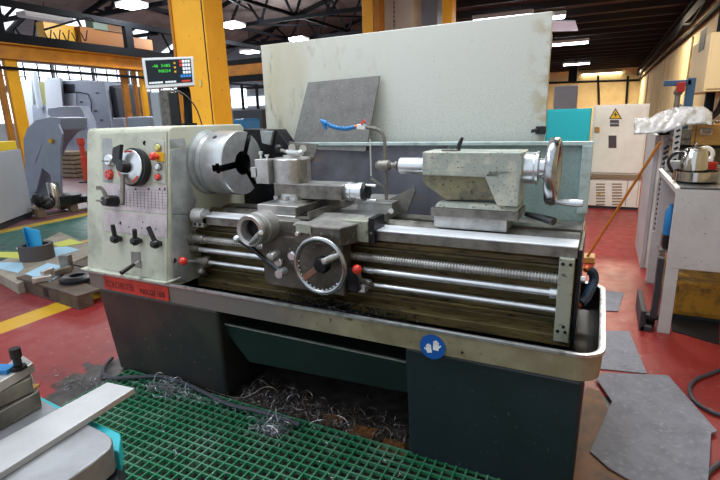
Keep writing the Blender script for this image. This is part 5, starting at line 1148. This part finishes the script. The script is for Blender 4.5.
# ---- big yellow column behind the headstock
gY = 3.7
c0, c1 = PY(174.5, 60, gY), PY(208, 60, gY); c2 = PX(226.5, 60, c1.x)
yc = thing('gantry_column', ((c0.x + c2.x) / 2, gY, 0), 'big bright yellow steel column rising directly behind the headstock', 'column')
d1 = (V((c1.x, gY, 0)) - V((c0.x, gY + .14, 0))); 
b = MB(); b.box(c0.x, c1.x - .03, gY + .012, c2.y, .02, 3.6); b.build('web', 'gantry', yc, .004)
b = MB(); b.box(c0.x, c0.x + .03, gY - .0, gY + .011, .02, 3.6); b.build('flange_edge', 'orange', yc)
b = MB(); b.box(c1.x - .008, c1.x + .008, gY, c2.y, .02, 3.6); b.build('flange', 'gantry', yc, .002)
b = MB(); b.box(c1.x - .029, c1.x - .0085, gY + .008, gY + .2, .02, 3.6); b.build('joint', 'girder', yc)
b = MB(); b.box(c0.x - .08, c1.x + .08, gY - .06, gY + .5, 0, .02); b.build('base_plate', 'orange', yc)
q = PY(200, 83, gY); MB().box(q.x - .012, q.x + .012, gY + .0, gY + .01, q.z - .03, q.z + .03).build('small_tag', 'lime', yc)
# ---- tall things above the white board
def tall(x0, x1, Y, m, name, lab, cat, dep=.3):
    a, c = PY(x0, 20, Y), PY(x1, 20, Y); return tag(MB().box(a.x, c.x, Y, Y + dep, 0, 3.15).build(name, m, None, .01), lab, cat)
tall(362, 373, 6.4, 'gantry', 'gantry_post', 'yellow post seen above the board, left of the pale column', 'post', .25); 
tall(373.3, 379, 6.4, 'orange', 'gantry_post', 'darker orange post touching the pale column above the board', 'post', .2)
tall(379.5, 412, 6.8, 'conc', 'brick_pier', 'pale rivet-marked column seen above the middle of the board', 'column', .5)
b = MB()
for k in range(12): q = PY(394, 30 - k * 4.5, 6.79); b.ball(q, .014, n=8)
xj = PY(394, 20, 6.79).x; b.box(xj - .003, xj + .003, 6.79, 6.799, .1, 3.2)
tag(b.build('rivet_line', 'steelD'), 'line of dark rivets down the pale column', 'rivets')
tall(421, 437, 7.2, 'bluegrey', 'duct', 'blue-grey vertical duct seen above the board', 'duct')
tall(442, 452, 7.0, 'gantry', 'gantry_post', 'yellow post above the board, right of the blue-grey duct', 'post', .2)
# ================================================================== FOREGROUND TABLE
TZ0 = .90
def TT(x, y, z=TZ0): return PZ(x, y, z)
tb = thing('machine_table', TT(40, 440) - V((0, 0, TZ0)), 'grey cast iron machine table with turquoise edges in the lower left corner', 'machine table')
top = [TT(x, y) for x, y in ((-60, 440), (0, 415), (40, 398), (63, 411), (90, 424.5), (105, 432), (111.5, 437), (112.5, 442), (110, 448), (92, 463), (62, 484), (30, 510), (-60, 560))]
MB().prism(top, (0, 0, -.05)).build('table_top', 'castiron', tb, .004)
rim = [TT(x, y, TZ0 - .02) for x, y in ((-60, 430), (0, 409), (41, 396.5), (66, 409), (96, 422), (120, 433), (121, 437), (119, 452), (112, 450), (112, 442), (95, 430), (60, 415), (38, 402), (0, 420), (-60, 446))]
MB().prism(rim, (0, 0, -.04)).build('turquoise_rim', 'cyan', tb, .003)
MB().prism([TT(x, y, TZ0 - .0605) for x, y in ((-60, 455), (38, 405), (108, 434), (119, 436), (119, 452), (121, 520), (60, 560), (-60, 600))], (0, 0, -.80)).build('stand', 'cyan2' if 'cyan2' in M else 'cncd', tb, .01)
bar = [TT(x, y, TZ0 + .012) for x, y in ((-40, 462), (107.5, 382), (134.5, 388), (-30, 492))]
tag(MB().prism(bar, (0, 0, -.0115)).build('steel_bar', 'barsteel', None, .001), 'long flat ground steel bar lying across the corner table', 'bar')
# vice
def vz(pts, z0, z1, name, m, par, bev=.002): 
    P_ = [TT(x, y, z1) for x, y in pts]; return MB().prism(P_, (0, 0, z0 - z1)).build(name, m, par, bev)
vc = thing('table_vice', TT(0, 400), 'steel clamping block with a black bolt at the left edge of the corner table', 'vice')
vz(((-40, 405), (0, 386), (31, 372.5), (39, 391), (0, 412), (-40, 432)), TZ0 + .001, TZ0 + .035, 'base_block', 'steelD', vc)
vz(((-40, 388), (0, 372), (28, 362), (31, 378), (0, 392), (-40, 410)), TZ0 + .036, TZ0 + .065, 'jaw_block', 'steelD', vc)
vz(((-40, 385), (0, 370), (20, 353), (33.5, 362.5), (0, 382), (-40, 404)), TZ0 + .066, TZ0 + .085, 'clamp_bar', 'steel', vc)
q = TT(19, 369, TZ0 + .085); bo = MB().rev(q, (0, 0, 1), [(.007, 0), (.007, .022), (.0095, .024), (.0095, .042), (0, .042)], 12).build('bolt', 'black', vc)
bo2 = MB().rev(q, (0, 0, 1), [(.014, 0), (.014, .006), (0, .006)], 6).build('nut', 'dark', vc)
q = TT(2, 370, TZ0 + .087); MB().obox(q, (1, .4, 0), (-.4, 1, 0), (0, 0, 1), .02, .012, .006).build('blue_block', 'handblue', vc, .001)
q = TT(30, 388, TZ0 + .0355); MB().obox(q, (1, .4, 0), (-.4, 1, 0), (0, 0, 1), .012, .012, .002).build('brass_shim', 'woodbox', vc)
# ================================================================== LIGHT
w = bpy.data.worlds.new('world'); sc.world = w; w.use_nodes = True
w.node_tree.nodes['Background'].inputs[0].default_value = (.80, .90, 1, 1); w.node_tree.nodes['Background'].inputs[1].default_value = .95
def area(x, y, z, sx, sy, e, col=(1, 1, 1), tgt=None):
    l = bpy.data.lights.new('added_fill_light', 'AREA'); l.shape = 'RECTANGLE'; l.size = sx; l.size_y = sy; l.energy = e; l.color = col  # area lights added to brighten lathe, cabinets, column and bays
    o = bpy.data.objects.new('added_fill_light', l); COL.objects.link(o); o.location = (x, y, z)
    if tgt: o.rotation_euler = (V(tgt) - V((x, y, z))).to_track_quat('-Z', 'Y').to_euler()
    return o
area(-1.0, 2.3, 3.2, 1.6, .5, 38, (.95, .98, 1))
area(-2.6, .6, 3.6, 1.4, 1.4, 30, (.95, .98, 1))
area(.2, 5.5, 3.1, 1.2, .3, 80, (1, .96, .9))
area(.2, 11, 3.1, 1.2, .3, 110, (1, .85, .6)); area(.0, 23.5, 2.95, 2.5, .4, 260, (1, .85, .55))
area(-3.2, 2.2, 3.9, 1.2, 1.2, 40, (.97, .98, 1), (-3.2, 3.6, 1.5))
area(-7, 6.5, 4.1, 1.5, 1.5, 110, (.93, .97, 1)); area(-11, 12, 4.2, 2, 2, 250, (.93, .97, 1)); area(-18, 10, 4.3, 4, 6, 500, (.93, .97, 1)); area(-6, 14, 4.1, 2, 2, 120, (.93, .97, 1))
for px_, py_ in ((132, 6), (233, 26), (299, 40)):
    p = PZ(px_, py_, 4.1); l = bpy.data.lights.new('lamp_glow', 'POINT'); l.energy = 130; l.shadow_soft_size = .12; l.color = (.94, .97, 1)
    o = bpy.data.objects.new('lamp_glow', l); COL.objects.link(o); o.location = p
sc.view_settings.view_transform = 'Standard'; sc.view_settings.look = 'None'; sc.view_settings.gamma = 1; sc.view_settings.exposure = .25
